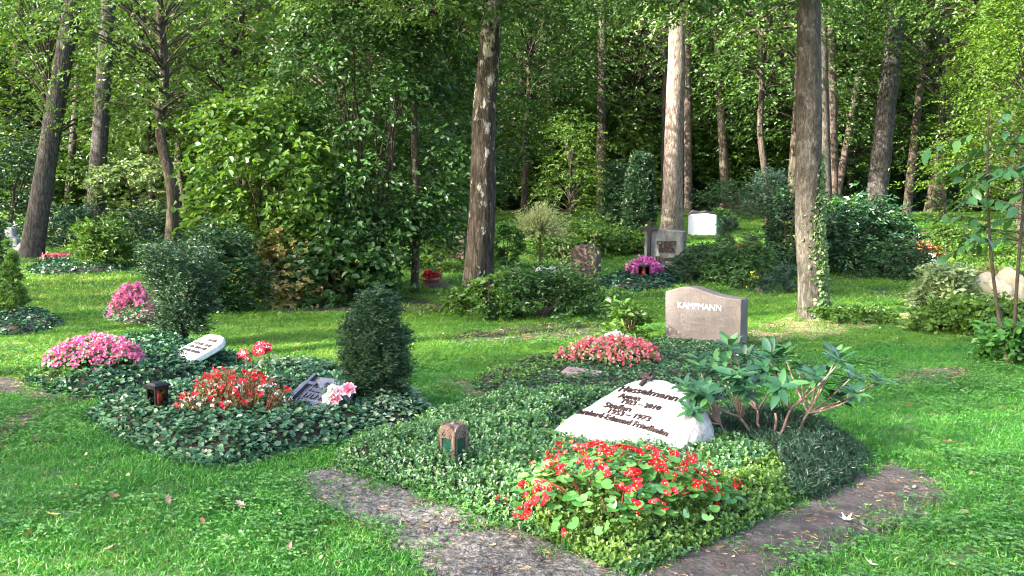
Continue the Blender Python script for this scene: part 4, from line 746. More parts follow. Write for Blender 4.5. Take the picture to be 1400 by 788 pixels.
def ivy_on(label, px, py, y, top, seed):
    """ivy climbing the right flank of the pale trunk"""
    p = at_depth(px, py, y); g = np.random.default_rng(seed); t = thing("climbing_ivy", label, "ivy", (p[0], y, float(gz(p[0], y)))); n = 1500; h = (py - top) * mpp(y); z = h * g.random(n) ** 1.15
    B2 = at_depth(1099, 0, y); A2 = at_depth(1110, 436, y); sl = (B2[0] - A2[0]) / (B2[2] - A2[2]); r = (19 - 4 * z / 3.5) * mpp(y) * (1 + .35 * np.exp(-z / .2))
    th = -.95 + g.normal(0, .42, n) + .25 * np.sin(z * 4); nn = np.stack([np.cos(th), np.sin(th), 0 * th], 1); P = nn * (r * 1.06)[:, None] + np.stack([sl * z, 0 * z, z], 1)
    V, F = leaves(P, g.normal(0, .6, (n, 3)) - UP * .3 + nn * .4, nn + g.normal(0, .45, (n, 3)), .05 * (.6 + .6 * g.random(n)), .045, kind=6); mb = MB(); mb.add(V, F, 0, np.repeat(g.random(n), 6)); mb.build("leaves", M['pale'], t)
    for k in range(3):
        zz = np.linspace(0, h * (.9 - .2 * k), 24); a = -1.0 + .3 * k + .25 * np.sin(zz * 3 + k); rr = (19 - 4 * zz / 3.5) * mpp(y) * (1 + .35 * np.exp(-zz / .2)) + .008; s = MB(); s.add(*tube(np.stack([sl * zz + rr * np.cos(a), rr * np.sin(a), zz], 1), .011, 6), 0); s.build("stem", M['stem'], t)
ivy_on("ivy climbing the right flank of the pale trunk", 1110, 436, gy(1110, 436), 215, 3)

# ------------------------------------------------------------------ stones
def letters(parent, s, size, x, z, y, mat, ex=.004, shear=0., bold=0., name="inscription", tilt=0.0, align='CENTER', fit=None, on=None):
    me = text_mesh(s, size, ex, shear, bold, align); me.materials.append(M[mat]); sx = 1.0
    if fit:
        xs = [v.co.x for v in me.vertices]; sx = fit / (max(xs) - min(xs))
    o = link(name, me, parent, (x, y, z), (R_(90), -tilt, 0), (sx, 1, 1))
    if on:      # lay the letters onto an uneven face
        mw = o.matrix_basis; inv = mw.inverted()
        for v in me.vertices:
            p = mw @ v.co; h = on.ray_cast(Vector((p.x, -1, p.z)), Vector((0, 1, 0)))[0]
            if h is not None: v.co = inv @ Vector((p.x, h.y + (p.y - y) - .004, p.z))
    return o
def rock_mesh(name, outline, thick, mat, sub=5, amp=.012, flat=.35, front_smooth=.3, seed=0.0, e=.62):
    """outline in u,v seen from the front; flattened front, rounded flank"""
    bm = bmesh.new(); bmesh.ops.create_icosphere(bm, subdivisions=sub, radius=1); o = np.array(outline, float); c = o.mean(0); n = len(o)
    ang = np.arctan2(o[:, 1] - c[1], o[:, 0] - c[0]); rr = np.hypot(o[:, 0] - c[0], o[:, 1] - c[1]); od = np.argsort(ang); ang = ang[od]; rr = rr[od]
    ang = np.concatenate([ang - 2 * np.pi, ang, ang + 2 * np.pi]); rr = np.tile(rr, 3)
    for v in bm.verts:
        a, w, b = v.co; s = math.hypot(a, b); th = math.atan2(b, a); R = float(np.interp(th, ang, rr)); s2 = s ** e; ww = math.copysign(abs(w) ** flat, w) * thick / 2
        p = Vector((c[0] + R * s2 * math.cos(th), ww, c[1] + R * s2 * math.sin(th))); k = front_smooth if w < -.35 else 1
        d = mnoise.fractal(p * 5 + Vector((seed, 0, 0)), 1.0, 2.0, 4) * amp + mnoise.fractal(p * 24 + Vector((seed, 3, 0)), 1.0, 2.0, 3) * amp * .35
        v.co = p + v.co.normalized() * d * k
    me = bpy.data.meshes.new(name); bm.normal_update(); bm.to_mesh(me); bm.free(); me.attributes.new("rnd", 'FLOAT', 'POINT'); me.materials.append(mat)
    me.polygons.foreach_set("use_smooth", [True] * len(me.polygons)); return me
def boulder():
    a, tilt = R_(45), R_(45); t = thing("memorial_boulder", "white reclining memorial boulder with bronze gothic lettering behind red begonias", "gravestone", (.5866, 5.570, .085), -a)
    t.rotation_euler = (-(R_(90) - tilt), 0, -a); t.rotation_mode = 'XYZ'
    out = [(-.56, -.05), (-.54, .02), (-.49, .133), (-.374, .248), (-.29, .36), (-.21, .456), (-.12, .505), (-.053, .523), (.03, .53), (.109, .519), (.21, .495), (.295, .458), (.36, .41), (.40, .36), (.43, .28), (.42, .15), (.40, .03), (.36, -.08), (.1, -.12), (-.2, -.12)]
    T = .30; rm = rock_mesh("stone", out, T, M['boulder'], 5, .02, .42, .35, 2.0, .78); rm.transform(Matrix.Translation((0, T / 2 - .025, 0))); link("stone", rm, t)
    from mathutils.bvhtree import BVHTree
    bv = BVHTree.FromPolygons([v.co[:] for v in rm.vertices], [p.vertices[:] for p in rm.polygons])
    y = -.012; K = dict(mat='bronze', ex=.006, shear=.2, bold=.0008, on=bv)
    letters(t, "Hesselmann", .066, .025, .392, y, fit=.43, **K); letters(t, "Agnes", .048, -.07, .338, y, fit=.17, **K); letters(t, "1923 – 2010", .046, .03, .300, y, fit=.28, **K)
    letters(t, "Stefan", .052, -.115, .256, y, fit=.21, **K); letters(t, "1953 – 1973", .046, -.01, .217, y, fit=.31, **K); letters(t, "Bernhard-Edmund Friedhelm", .052, -.055, .172, y, fit=.70, tilt=-R_(2.2), **K)
    for nm, c, s, r in (("cross_upright", (-.035, -.018, .482), (.02, .018, .105), 0), ("cross_arm", (-.035, -.026, .492), (.105, .018, .02), 0)):
        b = MB(); b.add(*box((0, 0, 0), s)); o = b.build(nm, M['bronze'], t); o.location = c; o.rotation_euler = (0, R_(12), 0)
    b = MB(); pth = np.array([(.06, -.006, .12), (.035, -.008, .085), (.03, -.008, .06), (.0, -.007, .02)]); b.add(*tube(pth, [.004, .007, .006, .004], 6)); b.build("crack", M['humus'], t)
boulder()
def kampmann():
    p = ground_at(964, 474); t = thing("headstone", "speckled grey granite headstone with curved top reading KAMPMANN", "gravestone", (p[0], p[1], .0), -R_(36))
    w = .40; top = [(-w, .525), (-w + .06, .545), (-.25, .575), (-.16, .585), (-.08, .58), (.03, .552), (.15, .522), (.27, .507), (w, .50)]
    o = bm_obj("slab", prism_bm([(-w + .01, -.1), *top, (w, -.1)][::1], .17, .008, 2, -.085), M['granite'], t)
    letters(t, "KAMPMANN", .085, -.03, .40, -.087, 'silver', .004, fit=.46)
    for s, x, z, f in (("Heinrich", -.12, .305, .2), ("1921 – 1995", .13, .295, .22), ("Elisabeth", -.12, .245, .2), ("1926 – 2004", .13, .235, .22), ("Ruhet in Frieden", 0, .175, .34)): letters(t, s, .04, x, z, -.0865, 'granite_l', .0025, fit=f)
M['granite_l'] = plain_mat('worn_letter', (.165, .16, .165), .6)
kampmann()
def slab_g2():
    a = R_(40); t = thing("memorial_slab", "dark polished reclining slab with cross and blue letters among the ivy", "gravestone", (-1.34, 6.40, .13), 0); t.rotation_euler = (-R_(58), 0, -a)
    bm_obj("slab", prism_bm([(-.28, -.06), (-.28, .22), (-.20, .285), (-.02, .30), (.16, .27), (.2, .2), (.2, -.06)], .07, .008, 2, 0), M['dgranite'], t)
    for nm, c, s in (("cross_upright", (-.20, -.014, .12), (.028, .024, .34)), ("cross_arm", (-.165, -.014, .20), (.12, .022, .024))):
        b = MB(); b.add(*box(c, s)); b.build(nm, M['bluemetal'], t)
    for s, x, z, f in (("Otto", .03, .225, .17), ("Helene", -.03, .165, .22), ("Meier", .05, .165, .1), ("1919", -.08, .105, .13), ("1998", .08, .105, .13), ("Unvergessen", -.02, .045, .28)): letters(t, s, .06, x, z, -.004, 'bluemetal', .007, bold=.003, fit=f)
slab_g2()
def slab_g3():
    a = R_(45); t = thing("memorial_slab", "pale flat slab with rounded end and dark lettered plaques in ivy", "gravestone", (-2.664, 8.165, .165), 0); t.rotation_euler = (-R_(64), 0, -a)
    bm_obj("slab", prism_bm([(-.315, -.05), (-.30, .06), (-.235, .285), (-.20, .31), (-.05, .325), (.05, .305), (.115, .245), (.125, .2), (.09, -.05)], .05, .01, 3, 0), M['palestone'], t)
    for x, z, w in ((-.03, .235, .13), (-.155, .165, .15), (.01, .165, .09), (-.19, .115, .08), (-.085, .115, .07), (.015, .115, .08), (-.19, .06, .13), (-.03, .06, .14)):
        b = MB(); b.add(*box((x, -.003, z), (w, .008, .026))); pl = b.build("plaque", M['plaque'], t)
    for s, x, z, f in (("FAMILIE", -.03, .235, .11), ("SCHULTE", -.155, .165, .13), ("ANNA", .01, .165, .07), ("1931", -.19, .115, .06), ("2004", .015, .115, .06)): letters(t, s, .026, x, z, -.0085, 'silver_d', .002, fit=f)
M['silver_d'] = plain_mat('worn_brass', (.22, .17, .12), .5, .5)
slab_g3()
def stone_thing(name, label, px, py, y, w, h, thick, outline, mat, rz, bevel=.02, extra=None):
    y = y or gy(px, py); x = at_depth(px, py, y)[0]; t = thing(name, label, "gravestone", (x, y, float(gz(x, y)) - .02), rz); m = mpp(y); W, H = w * m, h * m
    bm_obj("slab", prism_bm([(u * W / 2, v * H) for u, v in outline], thick, bevel, 2, -thick / 2), M[mat], t)
    if extra: extra(t, W, H, thick)
    return t
SQ = [(-1, -.1), (-1, .98), (-.5, 1), (.4, .99), (1, .96), (1, -.1)]
def cross_extra(t, W, H, T):
    for nm, c, s in (("cross_upright", (-W * .36, -T / 2 - .03, H * .70), (.055, .05, H * 1.0)), ("cross_arm", (-W * .36, -T / 2 - .03, H * 1.02), (.30, .052, .055))):
        b = MB(); b.add(*box(c, s)); b.build(nm, M['blackmetal'], t)
    for s, z, f in (("CHRIST", .70, .34), ("KARL", .62, .26), ("MARIA", .54, .28)): letters(t, s, .1, W * .08, H * z, -T / 2 - .004, 'bronze', .01, bold=.004, fit=f)
    letters(t, "Tremmel", .1, W * .12, H * .36, -T / 2 - .004, 'bronze', .01, shear=.3, bold=.003, fit=.5); letters(t, "1912 – 1988", .07, W * .12, H * .28, -T / 2 - .004, 'bronze', .01, fit=.4)
stone_thing("headstone", "rough hewn headstone with black cross left of the juniper", 909, 378, 17.0, 54, 62, .26, SQ, 'rough_granite', -R_(22), .02, cross_extra)
stone_thing("headstone", "bright white marble headstone far back on the lawn", 960, 322, None, 38, 31, .2, [(-1, -.1), (-1, .9), (-.75, .97), (.2, 1), (.55, .98), (1, .93), (1, -.1)], 'marble', -R_(22), .03)
stone_thing("headstone", "low dark polished headstone behind the white one", 957, 304, 26, 29, 26, .25, [(-1, -.1), (-1, .85), (-.7, 1), (0, .93), (.6, 1), (1, .8), (1, -.1)], 'dgranite', -R_(20), .03)
stone_thing("headstone", "brown rounded headstone behind the pale weeds", 801, 392, 15.2, 39, 60, .2, [(-1, -.1), (-1, .86), (-.8, .96), (-.3, 1), (.5, .99), (.9, .9), (1, .78), (1, -.1)], 'brownstone', -R_(30), .03)
stone_thing("headstone", "small round topped stone glimpsed left of the old birch", 625, 362, 19, 27, 42, .15, [(-1, -.1), (-1, .7), (-.8, .88), (-.3, .99), (.3, 1), (.8, .88), (1, .7), (1, -.1)], 'brownstone', -R_(25), .02)
stone_thing("headstone", "grey stone standing behind the pointed conifer", 19, 350, 21, 16, 32, .2, [(-1, -.1), (-1, .95), (-.4, 1), (.3, .97), (.4, .62), (1, .5), (1, -.1)], 'greystone', 0, .03)
stone_thing("stone_block", "brownish wall like stone block behind the narrow yew", 1010, 292, 33, 52, 18, .4, SQ, 'brownstone', 0, .04)
def rock(label, px, py, y, w, h, d, mat, name="rock", seed=1.0, rz=0, lobes=()):
    y = y or gy(px, py); x = at_depth(px, py, y)[0]; m = mpp(y); th = np.linspace(0, 2 * np.pi, 16, endpoint=False); g = np.random.default_rng(int(seed * 10))
    out = [(w * m / 2 * math.cos(a) * (.9 + .2 * g.random()), h * m * .5 + h * m * .62 * math.sin(a) * (.9 + .2 * g.random()) - .04) for a in th]; me = rock_mesh(name, out, d, M[mat], 4, .03 * d / .4, .6, 1, seed, .8)
    o = link(name, me, None, (x, y, float(gz(x, y))), (0, 0, rz)); return tag(o, label, "rock")
rock("rounded sunlit sandstone boulder by the cherry sapling", 1352, 424, 12.9, 50, 42, .4, 'sandstone', "boulder", 1.3)
rock("upright sandstone block behind the cherry stems", 1379, 426, 13.1, 38, 46, .35, 'sandstone', "boulder", 2.1)
rock("pale flat rock under the weeping willow shrub", 750, 374, 17, 38, 12, .35, 'greystone', "rock", 3.0)
rock("small whitish stone at the end of the heather bank", 1272, 352, 18.2, 20, 17, .25, 'marble', "rock", 4.0)
rock("little grey stone at the foot of the leaning pine", 36, 362, 20.5, 26, 14, .3, 'greystone', "rock", 5.0)
rock("dull grey stone below the cushion shrub", 1038, 402, 14.4, 14, 9, .2, 'brownstone', "rock", 6.0)
rock("dark low stone in shade behind the old birch", 598, 398, 15, 40, 10, .3, 'brownstone', "rock", 7.0)
def stump():
    y = 16.6; p = at_depth(705, 380, y); t = thing("stone_post", "short pale post beside the clipped box ball", "post", (p[0], y, float(gz(p[0], y)))); b = MB(); m = mpp(y)
    b.add(*tube([(0, 0, -.05), (0, 0, 9 * m), (0, 0, 10.5 * m), (0, 0, 10.6 * m)], [6.2 * m, 6 * m, 5.4 * m, .001], 14), 0, 0, False); b.build("post", M['palestone'], t)
    b = MB(); b.add(*box((0, 0, .02), (.17, .17, .04))); b.build("plinth", M['palestone'], t)
stump()
def flat_plaque():
    x, y = ground_at(793, 527); t = thing("grave_plaque", "small flat brownish plaque lying in the cotoneaster", "plaque", (x, y, .105), -R_(40)); t.rotation_euler = (-R_(72), 0, -R_(40))
    bm_obj("slab", prism_bm([(-.17, -.06), (-.17, .07), (.17, .07), (.17, -.06)], .04, .006, 2), M['brownpolish'], t); letters(t, "In Liebe", .045, 0, .005, -.002, 'silver_d', .003, fit=.22)
M['brownpolish'] = rough_mat('brown_polished', [(.3, (.12, .09, .09)), (.7, (.22, .17, .17))], 8, .05, 90, .3)
flat_plaque()
def beam(label, px, py, y, w, h):
    x = at_depth(px, py, y)[0]; b = MB(); m = mpp(y); g = np.random.default_rng(px); n = 12; xs = np.linspace(-w / 2 * m, w / 2 * m, n); b.add(*tube(np.stack([xs, .03 * np.sin(xs * 4), h * m * .5 + .01 * g.normal(size=n)], 1), h * m * .5 * np.linspace(1, .8, n), 9), 0, 0, True)
    o = b.build("log", M['stem'], None); o.location = (x, y, float(gz(x, y))); tag(o, label, "log")
beam("thin fallen log lying behind the litter strip", 1255, 441, 11.2, 90, 4); beam("dark twig lying along the grass edge", 1180, 444, 11.0, 70, 3)
beam("timber edging of a far grave at the lawn end", 1258, 322, 24, 40, 5)

# ------------------------------------------------------------------ lanterns
def copper_lantern():
    x, y = -.313, 5.22; t = thing("grave_lantern", "arched copper grave lantern with green panes in the box carpet", "lantern", (x, y, .135), R_(-38)); t.scale = (.84,) * 3; s = .068; H = .155
    arch = lambda w, h0, n=9: [(w * math.cos(a), h0 + w * math.sin(a)) for a in np.linspace(0, math.pi, n)]
    b = MB(); b.add(*box((0, 0, .01), (.155, .155, .02))); b.build("base", M['copper'], t)
    for k in range(4):
        ro = k * math.pi / 2
        o = bm_obj("arch_panel", frame_bm([(-s, .02)] + arch(s, H)[::-1] + [(s, .02)], [(-s * .62, .032), (-s * .62, H * .88), (s * .62, H * .88), (s * .62, .032)], .012), M['copper'], t); o.rotation_euler = (0, 0, ro); o.location = (s * math.sin(ro), -s * math.cos(ro), 0)
        pn = MB(); pn.add(*box((0, .010, (.032 + H * .88) / 2), (s * 1.24, .004, H * .88 - .03))); q = pn.build("pane", M['green_glass'], o)
        for rr in (.040, .024):
            rb = MB(); rb.add(*tube([(rr * math.cos(a), -.003, H * .92 + rr * math.sin(a)) for a in np.linspace(.1, math.pi - .1, 9)], .0035, 6), 0, 0, True); rb.build("relief_ring", M['copper'], o)
    v = MB(); n = 9; A = np.linspace(0, math.pi, n)     # two crossing barrel vaults
    for ax in (0, 1):
        P = np.array([[(s - .004) * math.cos(a), yy, H + (s - .004) * math.sin(a)] for yy in (-s + .003, s - .003) for a in A]); P = P if ax == 0 else P[:, [1, 0, 2]]
        v.add(P, np.array([[i, i + 1, n + i + 1, n + i] for i in range(n - 1)]), 0, 0, True)
    v.build("vaulted_roof", M['copper'], t); k = MB(); k.add(*tube([(0, 0, H + s - .006), (0, 0, H + s + .006), (0, 0, H + s + .012)], [.02, .014, .002], 10), 0, 0, True); k.build("finial", M['copper'], t)
def frame_bm(outer, inner, thick):
    """plate with an opening, in x,z, facing -y"""
    bm = bmesh.new(); o = [bm.verts.new((x, 0, z)) for x, z in outer]; i = [bm.verts.new((x, 0, z)) for x, z in inner]
    eo = [bm.edges.new((o[k], o[(k + 1) % len(o)])) for k in range(len(o))]; ei = [bm.edges.new((i[k], i[(k + 1) % len(i)])) for k in range(len(i))]
    r = bmesh.ops.triangle_fill(bm, edges=eo + ei, use_beauty=True); fs = [g for g in r["geom"] if isinstance(g, bmesh.types.BMFace)]
    r = bmesh.ops.extrude_face_region(bm, geom=fs); nv = [g for g in r["geom"] if isinstance(g, bmesh.types.BMVert)]; bmesh.ops.translate(bm, verts=nv, vec=(0, thick, 0)); bmesh.ops.recalc_face_normals(bm, faces=bm.faces); return bm
copper_lantern()
def box_lantern(label, px, py, y, s, H, z, metal, glass=True, rz=-.62):
    p = at_depth(px, py, y); t = thing("grave_lantern", label, "lantern", (p[0], y, float(gz(p[0], y)) + z), rz); h = s / 2
    b = MB(); b.add(*box((0, 0, .008), (s + .012, s + .012, .016))); b.build("base", M[metal], t)
    for sx in (-1, 1):
        for sy in (-1, 1): b = MB(); b.add(*box((sx * (h - .006), sy * (h - .006), H / 2), (.012, .012, H - .032))); b.build("post", M[metal], t)
    b = MB(); b.add(*box((0, 0, H - .012), (s + .006, s + .006, .016))); b.add(*box((0, 0, H), (s + .026, s + .026, .012))); V, F = box((0, 0, H + .012), (s, s, .014)); V[4:, :2] *= .8; b.add(V, F); b.build("roof", M[metal], t)
    if glass:
        for k in range(4): b = MB(); b.add(*box((0, -h + .006, H / 2), (s - .024, .002, H - .036))); o = b.build("pane", M['glass'], t); o.rotation_euler = (0, 0, k * math.pi / 2)
        b = MB(); r = s * .27; b.add(*tube([(0, 0, .016), (0, 0, .02), (0, 0, H * .62), (0, 0, H * .66), (0, 0, H * .70), (0, 0, H * .74), (0, 0, H * .745)], [r * .9, r, r, r * .8, r * .62, r * .6, .001], 16), 0, 0, True); b.build("candle", M['candle'], t)
    return t
box_lantern("black grave lantern with red candle standing in the ivy", 216, 565, 6.40, .098, .165, .12, 'blackmetal')
box_lantern("small black lantern before the cross headstone flowers", 880, 398, 15.6, .13, .22, .06, 'blackmetal')
box_lantern("little reddish lantern behind the rhododendron in the cotoneaster", 871, 516, 8.45, .075, .10, .06, 'redlantern', False)

# ------------------------------------------------------------------ flowers
def flower_mesh(name, petal, n=4, L=.02, W=.02, cup=.5, seed=0, centre=True):
    g = np.random.default_rng(seed); mb = MB(); th = np.arange(n) * 2 * np.pi / n + g.normal(0, .12, n); sc = np.where(np.arange(n) % 2 == 0, 1, .72) * (.9 + .2 * g.random(n)); D = np.stack([np.cos(th), np.sin(th), np.full(n, cup) + g.normal(0, .1, n)], 1)
    V, F = leaves(np.zeros((n, 3)) + D * .002, D, np.tile(UP, (n, 1)) - D * .3, L * sc, W * sc, fold=.1, droop=.2, kind=6); mb.add(V, F, 0, np.repeat(.3 + .5 * g.random(n), 6))
    if centre:
        mb.add(np.array([[.004, 0, .003], [0, .004, .003], [-.004, 0, .003], [0, -.004, .003], [0, 0, .010]]), np.array([[0, 1, 4], [1, 2, 4], [2, 3, 4], [3, 0, 4]]), 1, .5)
    return mb.mesh(name, [petal, M['yellow_p']])
def round_leaf_mesh(name, r, seed):
    g = np.random.default_rng(seed); n = 12; th = np.linspace(-2.8, 2.8, n); rad = r * (1 - .10 * np.cos(2 * th) + .04 * g.normal(size=n)); V = [[0, 0, 0]]
    for a, q in zip(th, rad): V.append([r * .45 + q * math.cos(a) * 1.05, q * math.sin(a), .22 * abs(q * math.sin(a)) + .03 * r * math.sin(3 * a) - .12 * q * max(math.cos(a), 0)])
    mb = MB(); mb.add(np.array(V), np.array([[0, i, i + 1] for i in range(1, n)]), 0, .25 + .5 * g.random(), True); return mb.mesh(name, M['beg_leaf'])
def euler_from(D, N, spin=0.0):
    D = Vector(D).normalized(); N = Vector(N); S = N.cross(D).normalized(); U = D.cross(S); return Matrix((D, S, U)).transposed().to_euler()
def begonia_front():
    """leaf by leaf: the red begonia in front of the boulder"""
    cx, cy_, rx, ry, zb, h = .475, 4.44, .47, .33, .09, .275; t = thing("begonia_plant", "broad red flowering begonia with round green leaves before the boulder", "flowers", (cx, cy_, zb)); g = np.random.default_rng(77)
    LF = [round_leaf_mesh("leaf", r, i) for i, r in enumerate((.021, .025, .029, .024))]; FL = [flower_mesh("flower", M['red'], 4, .019, .021, .35 + .25 * i, 30 + i) for i in range(4)]
    def surf(k):
        th = g.random() * 6.283; r = math.sqrt(g.random()) * k; z = h * math.sqrt(max(0, 1 - (r / 1.05) ** 2)); w = 1 + .13 * math.sin(3 * th + 1) + .08 * math.sin(7 * th); return th, r, np.array([rx * r * w * math.cos(th), ry * r * w * math.sin(th), z])
    for i in range(420):
        th, r, p = surf(1.04); dn = .82 + .2 * g.random(); p = p * [1, 1, dn]; n = nrm(np.array([p[0] / rx ** 2 * .10, p[1] / ry ** 2 * .10, .9])); n = nrm(n + g.normal(0, .28, 3)); a = g.random() * 6.28; d = np.array([math.cos(a), math.sin(a), -.15]) + .5 * np.array([p[0], p[1], 0]) / .4
        link("leaf", LF[i % 4], t, p, euler_from(d, n), .75 + .55 * g.random() * (1 if i % 9 else 1.3))
    k = 0
    for c in range(96):       # flowers stand in small heads
        th, r, p = surf(1.05); p = p * [1.03, 1.03, 1.0] + [0, 0, .022 * g.random() + .012]; b = nrm(np.array([p[0] * .9, p[1] * 1.2 - .08, .4]))
        for j in range(int(g.integers(2, 6))):
            q = p + g.normal(0, .016, 3); link("flower", FL[k % 4], t, q, euler_from(np.cross(b, g.normal(size=3)), nrm(b + g.normal(0, .45, 3))), .75 + .45 * g.random()); k += 1
    for i in range(26):
        th, r, p = surf(.9); s = MB(); s.add(*tube(np.array([[p[0] * .4, p[1] * .4, 0], p * .75, p]), [.005, .004, .003], 6), 0); s.build("stem", M['redstem'], t)
begonia_front()
def flower_clump(label, cx, cy_, rx, ry, zb, h, petal, leafm, nfl, nlf, fs=.02, ls=.035, seed=1, name="begonia_plant", tall=0.0, stems=0, second=None, cat="flowers"):
    t = thing(name, label, cat, (cx, cy_, zb)); g = np.random.default_rng(seed)
    def surf(n, k=1.0, lo=.75):
        th = g.random(n) * 6.283; r = np.sqrt(g.random(n)) * k; z = h * np.sqrt(np.clip(1 - (r / 1.05) ** 2, 0, 1)); w = 1 + .14 * np.sin(3 * th + seed) + .07 * np.sin(7 * th); return np.stack([rx * r * w * np.cos(th), ry * r * w * np.sin(th), z * (lo + (1.06 - lo) * g.random(n))], 1)
    P = surf(nlf, 1.0, .35); mb = MB(); nn = nrm(np.stack([P[:, 0], P[:, 1], np.full(nlf, .25)], 1)) + g.normal(0, .4, (nlf, 3)); V, F = leaves(P, g.normal(0, 1, (nlf, 3)) + nn * .3, nn, ls * (.6 + .7 * g.random(nlf)), ls * .8, kind=6); mb.add(V, F, 0, np.repeat(g.random(nlf), 6)); mb.build("leaves", M[leafm], t)
    def heads(n, mat, nm, P):
        hb = MB(); b = nrm(P * [1, 1, 1.2] + [0, -.15, .12]); B = nrm(b[:, None] * .8 + g.normal(0, .55, (n, 4, 3))); T = np.cross(B, g.normal(size=(n, 4, 3))); sc = fs * (.7 + .5 * g.random(n * 4)); V, F = leaves(np.repeat(P, 4, 0) + g.normal(0, fs * .35, (n * 4, 3)), (T + B * .5).reshape(-1, 3), B.reshape(-1, 3), sc, sc, kind=6, droop=.2); hb.add(V, F, 0, np.repeat(np.clip(np.repeat(g.random(n), 4) * .6 + .4 * g.random(n * 4), 0, 1), 6)); tag(hb.build(nm, M[mat], t), kind="stuff")
    heads(nfl, petal, "flowers", surf(nfl, 1.04, .8) + [0, 0, tall])
    if second: n2, m2, pf = second; heads(n2, m2, "pale_flowers", pf(surf(n2, 1.0, .9)))
    if stems:
        s = MB(); Q = surf(stems, 1.0, .7) + [0, 0, tall]
        for q in Q: s.add(*tube(np.array([[q[0] * .8, q[1] * .8, 0], q * [.92, .92, .6], q]), [.004, .0035, .003], 5), 0)
        tag(s.build("stems", M['redstem'], t), kind="stuff")
    return t
def clump_px(label, x0, x1, ytop, ybase, y, zb, **k):
    cx = at_depth((x0 + x1) / 2, ybase, y)[0]; rx = (x1 - x0) / 2 * mpp(y); top = at_depth(700, ytop, y)[2]; g0 = float(gz(cx, y)); flower_clump(label, cx, y, rx, k.pop('ry', rx * .7), g0 + zb, top - g0 - zb, **k)
clump_px("spindly red and white begonias with bronze stems on the ivy grave", 250, 394, 512, 585, 6.35, .12, petal='red', leafm='bronze_leaf', nfl=95, nlf=420, fs=.022, ls=.034, seed=21, stems=130, tall=.03, second=(40, 'white_p', lambda P: P * [1, 1, .8]))
clump_px("mound of pale pink begonias beside the pale slab", 74, 196, 460, 510, 8.0, .12, petal='pink', leafm='beg_leaf', nfl=560, nlf=700, fs=.027, ls=.034, seed=22, ry=.26)
clump_px("smaller pink begonia mound on the far left grave", 154, 212, 390, 425, 10.9, .08, petal='pink', leafm='beg_leaf', nfl=330, nlf=300, fs=.032, ls=.04, seed=23, ry=.2)
clump_px("salmon and white begonias on the cotoneaster grave", 772, 906, 462, 512, 8.5, .06, petal='salmon', leafm='bronze_leaf', nfl=430, nlf=800, fs=.023, ls=.036, seed=24, ry=.27, second=(90, 'white_p', lambda P: np.stack([P[:, 0] * .35 + .04, np.abs(P[:, 1]) * .6 + .1, P[:, 2] + .025], 1)))
clump_px("magenta flowers at the foot of the cross headstone", 860, 904, 354, 382, 16.0, .08, petal='magenta', leafm='dark', nfl=200, nlf=220, fs=.045, ls=.05, seed=25, ry=.22)
clump_px("low peach and white flowers by the leaning pine", 58, 92, 353, 368, 19.2, .08, petal='salmon', leafm='ivy', nfl=90, nlf=90, fs=.06, ls=.06, seed=26, ry=.2)
clump_px("small red potted flowers behind the hazel stems", 580, 600, 372, 392, 15.2, .14, petal='red', leafm='beg_leaf', nfl=70, nlf=90, fs=.04, ls=.05, seed=27, ry=.1)
clump_px("reddish low flowers beyond the narrow yew", 1000, 1035, 338, 352, 20, .03, petal='red', leafm='bronze_leaf', nfl=70, nlf=110, fs=.06, ls=.06, seed=28, ry=.2)
clump_px("little yellow flowering weed behind the granite headstone", 1022, 1040, 372, 386, 14.6, .02, petal='yellow_p', leafm='maple', nfl=6, nlf=60, fs=.035, ls=.05, seed=29, ry=.08)
def bowl():
    y = 15.2; p = at_depth(590, 398, y); t = MB(); t.add(*tube([(0, 0, 0), (0, 0, .02), (0, 0, .10), (0, 0, .14), (0, 0, .135)], [.07, .09, .13, .14, .12], 16), 0, 0, True); o = t.build("flower_bowl", M['redlantern']); o.location = (p[0], y, float(gz(p[0], y))); tag(o, "dark red flower bowl under the small red flowers", "bowl")
bowl()
def gladiolus(label, px, top, y, heads, seed):
    b = at_depth(px, 560, y); g = np.random.default_rng(seed); t = thing("lily_plant", label, "flowers", (b[0], y, .10)); H = at_depth(px, top, y)[2] - .10
    for k in range(3):
        s = MB(); e = np.array([g.normal(0, .03), g.normal(0, .02), H * (.95 - .1 * k)]); s.add(*tube(np.array([[0, 0, 0], e * [.4, .4, .5], e]), [.006, .005, .004], 7), 0); s.build("stem", M['clover'], t)
    n = 22; P = np.stack([g.normal(0, .03, n), g.normal(0, .03, n), H * (.15 + .7 * g.random(n))], 1); mb = MB(); V, F = leaves(P, g.normal(0, .6, (n, 3)) + UP * .6, g.normal(0, .6, (n, 3)) + UP, .08, .03, kind=6); mb.add(V, F, 0, np.repeat(g.random(n), 6)); mb.build("leaves", M['vari'], t)
    fl = MB()
    for i in range(7):
        th = np.array([i * .9, i * .9 + .2]); 
    ptl = []; m_ = MB(); nn = 6; th = np.arange(nn) * 1.047; D = np.stack([np.cos(th), np.sin(th), np.full(nn, .8)], 1); V, F = leaves(D * .004, D, np.tile(UP, (nn, 1)) - D * .4, .05, .036, droop=.35, kind=6); m_.add(V, F, 0, np.repeat(.3 + .6 * g.random(nn), 6)); V, F = leaves(D * .006, D + UP * .4, np.tile(UP, (nn, 1)) - D * .4, .03, .012, kind=6); m_.add(V, F, 1, .5); fm = m_.mesh("flower", [M['lilyred'], M['white_p']])
    for i in range(heads): q = np.array([g.normal(0, .028), g.normal(0, .02), H + g.normal(-.01, .022)]); bq = nrm(np.array([q[0] * 8, -.6 + .3 * g.normal(), .6])); link("flower", fm, t, q, euler_from(np.cross(bq, g.normal(size=3)), bq), .75 + .3 * g.random())
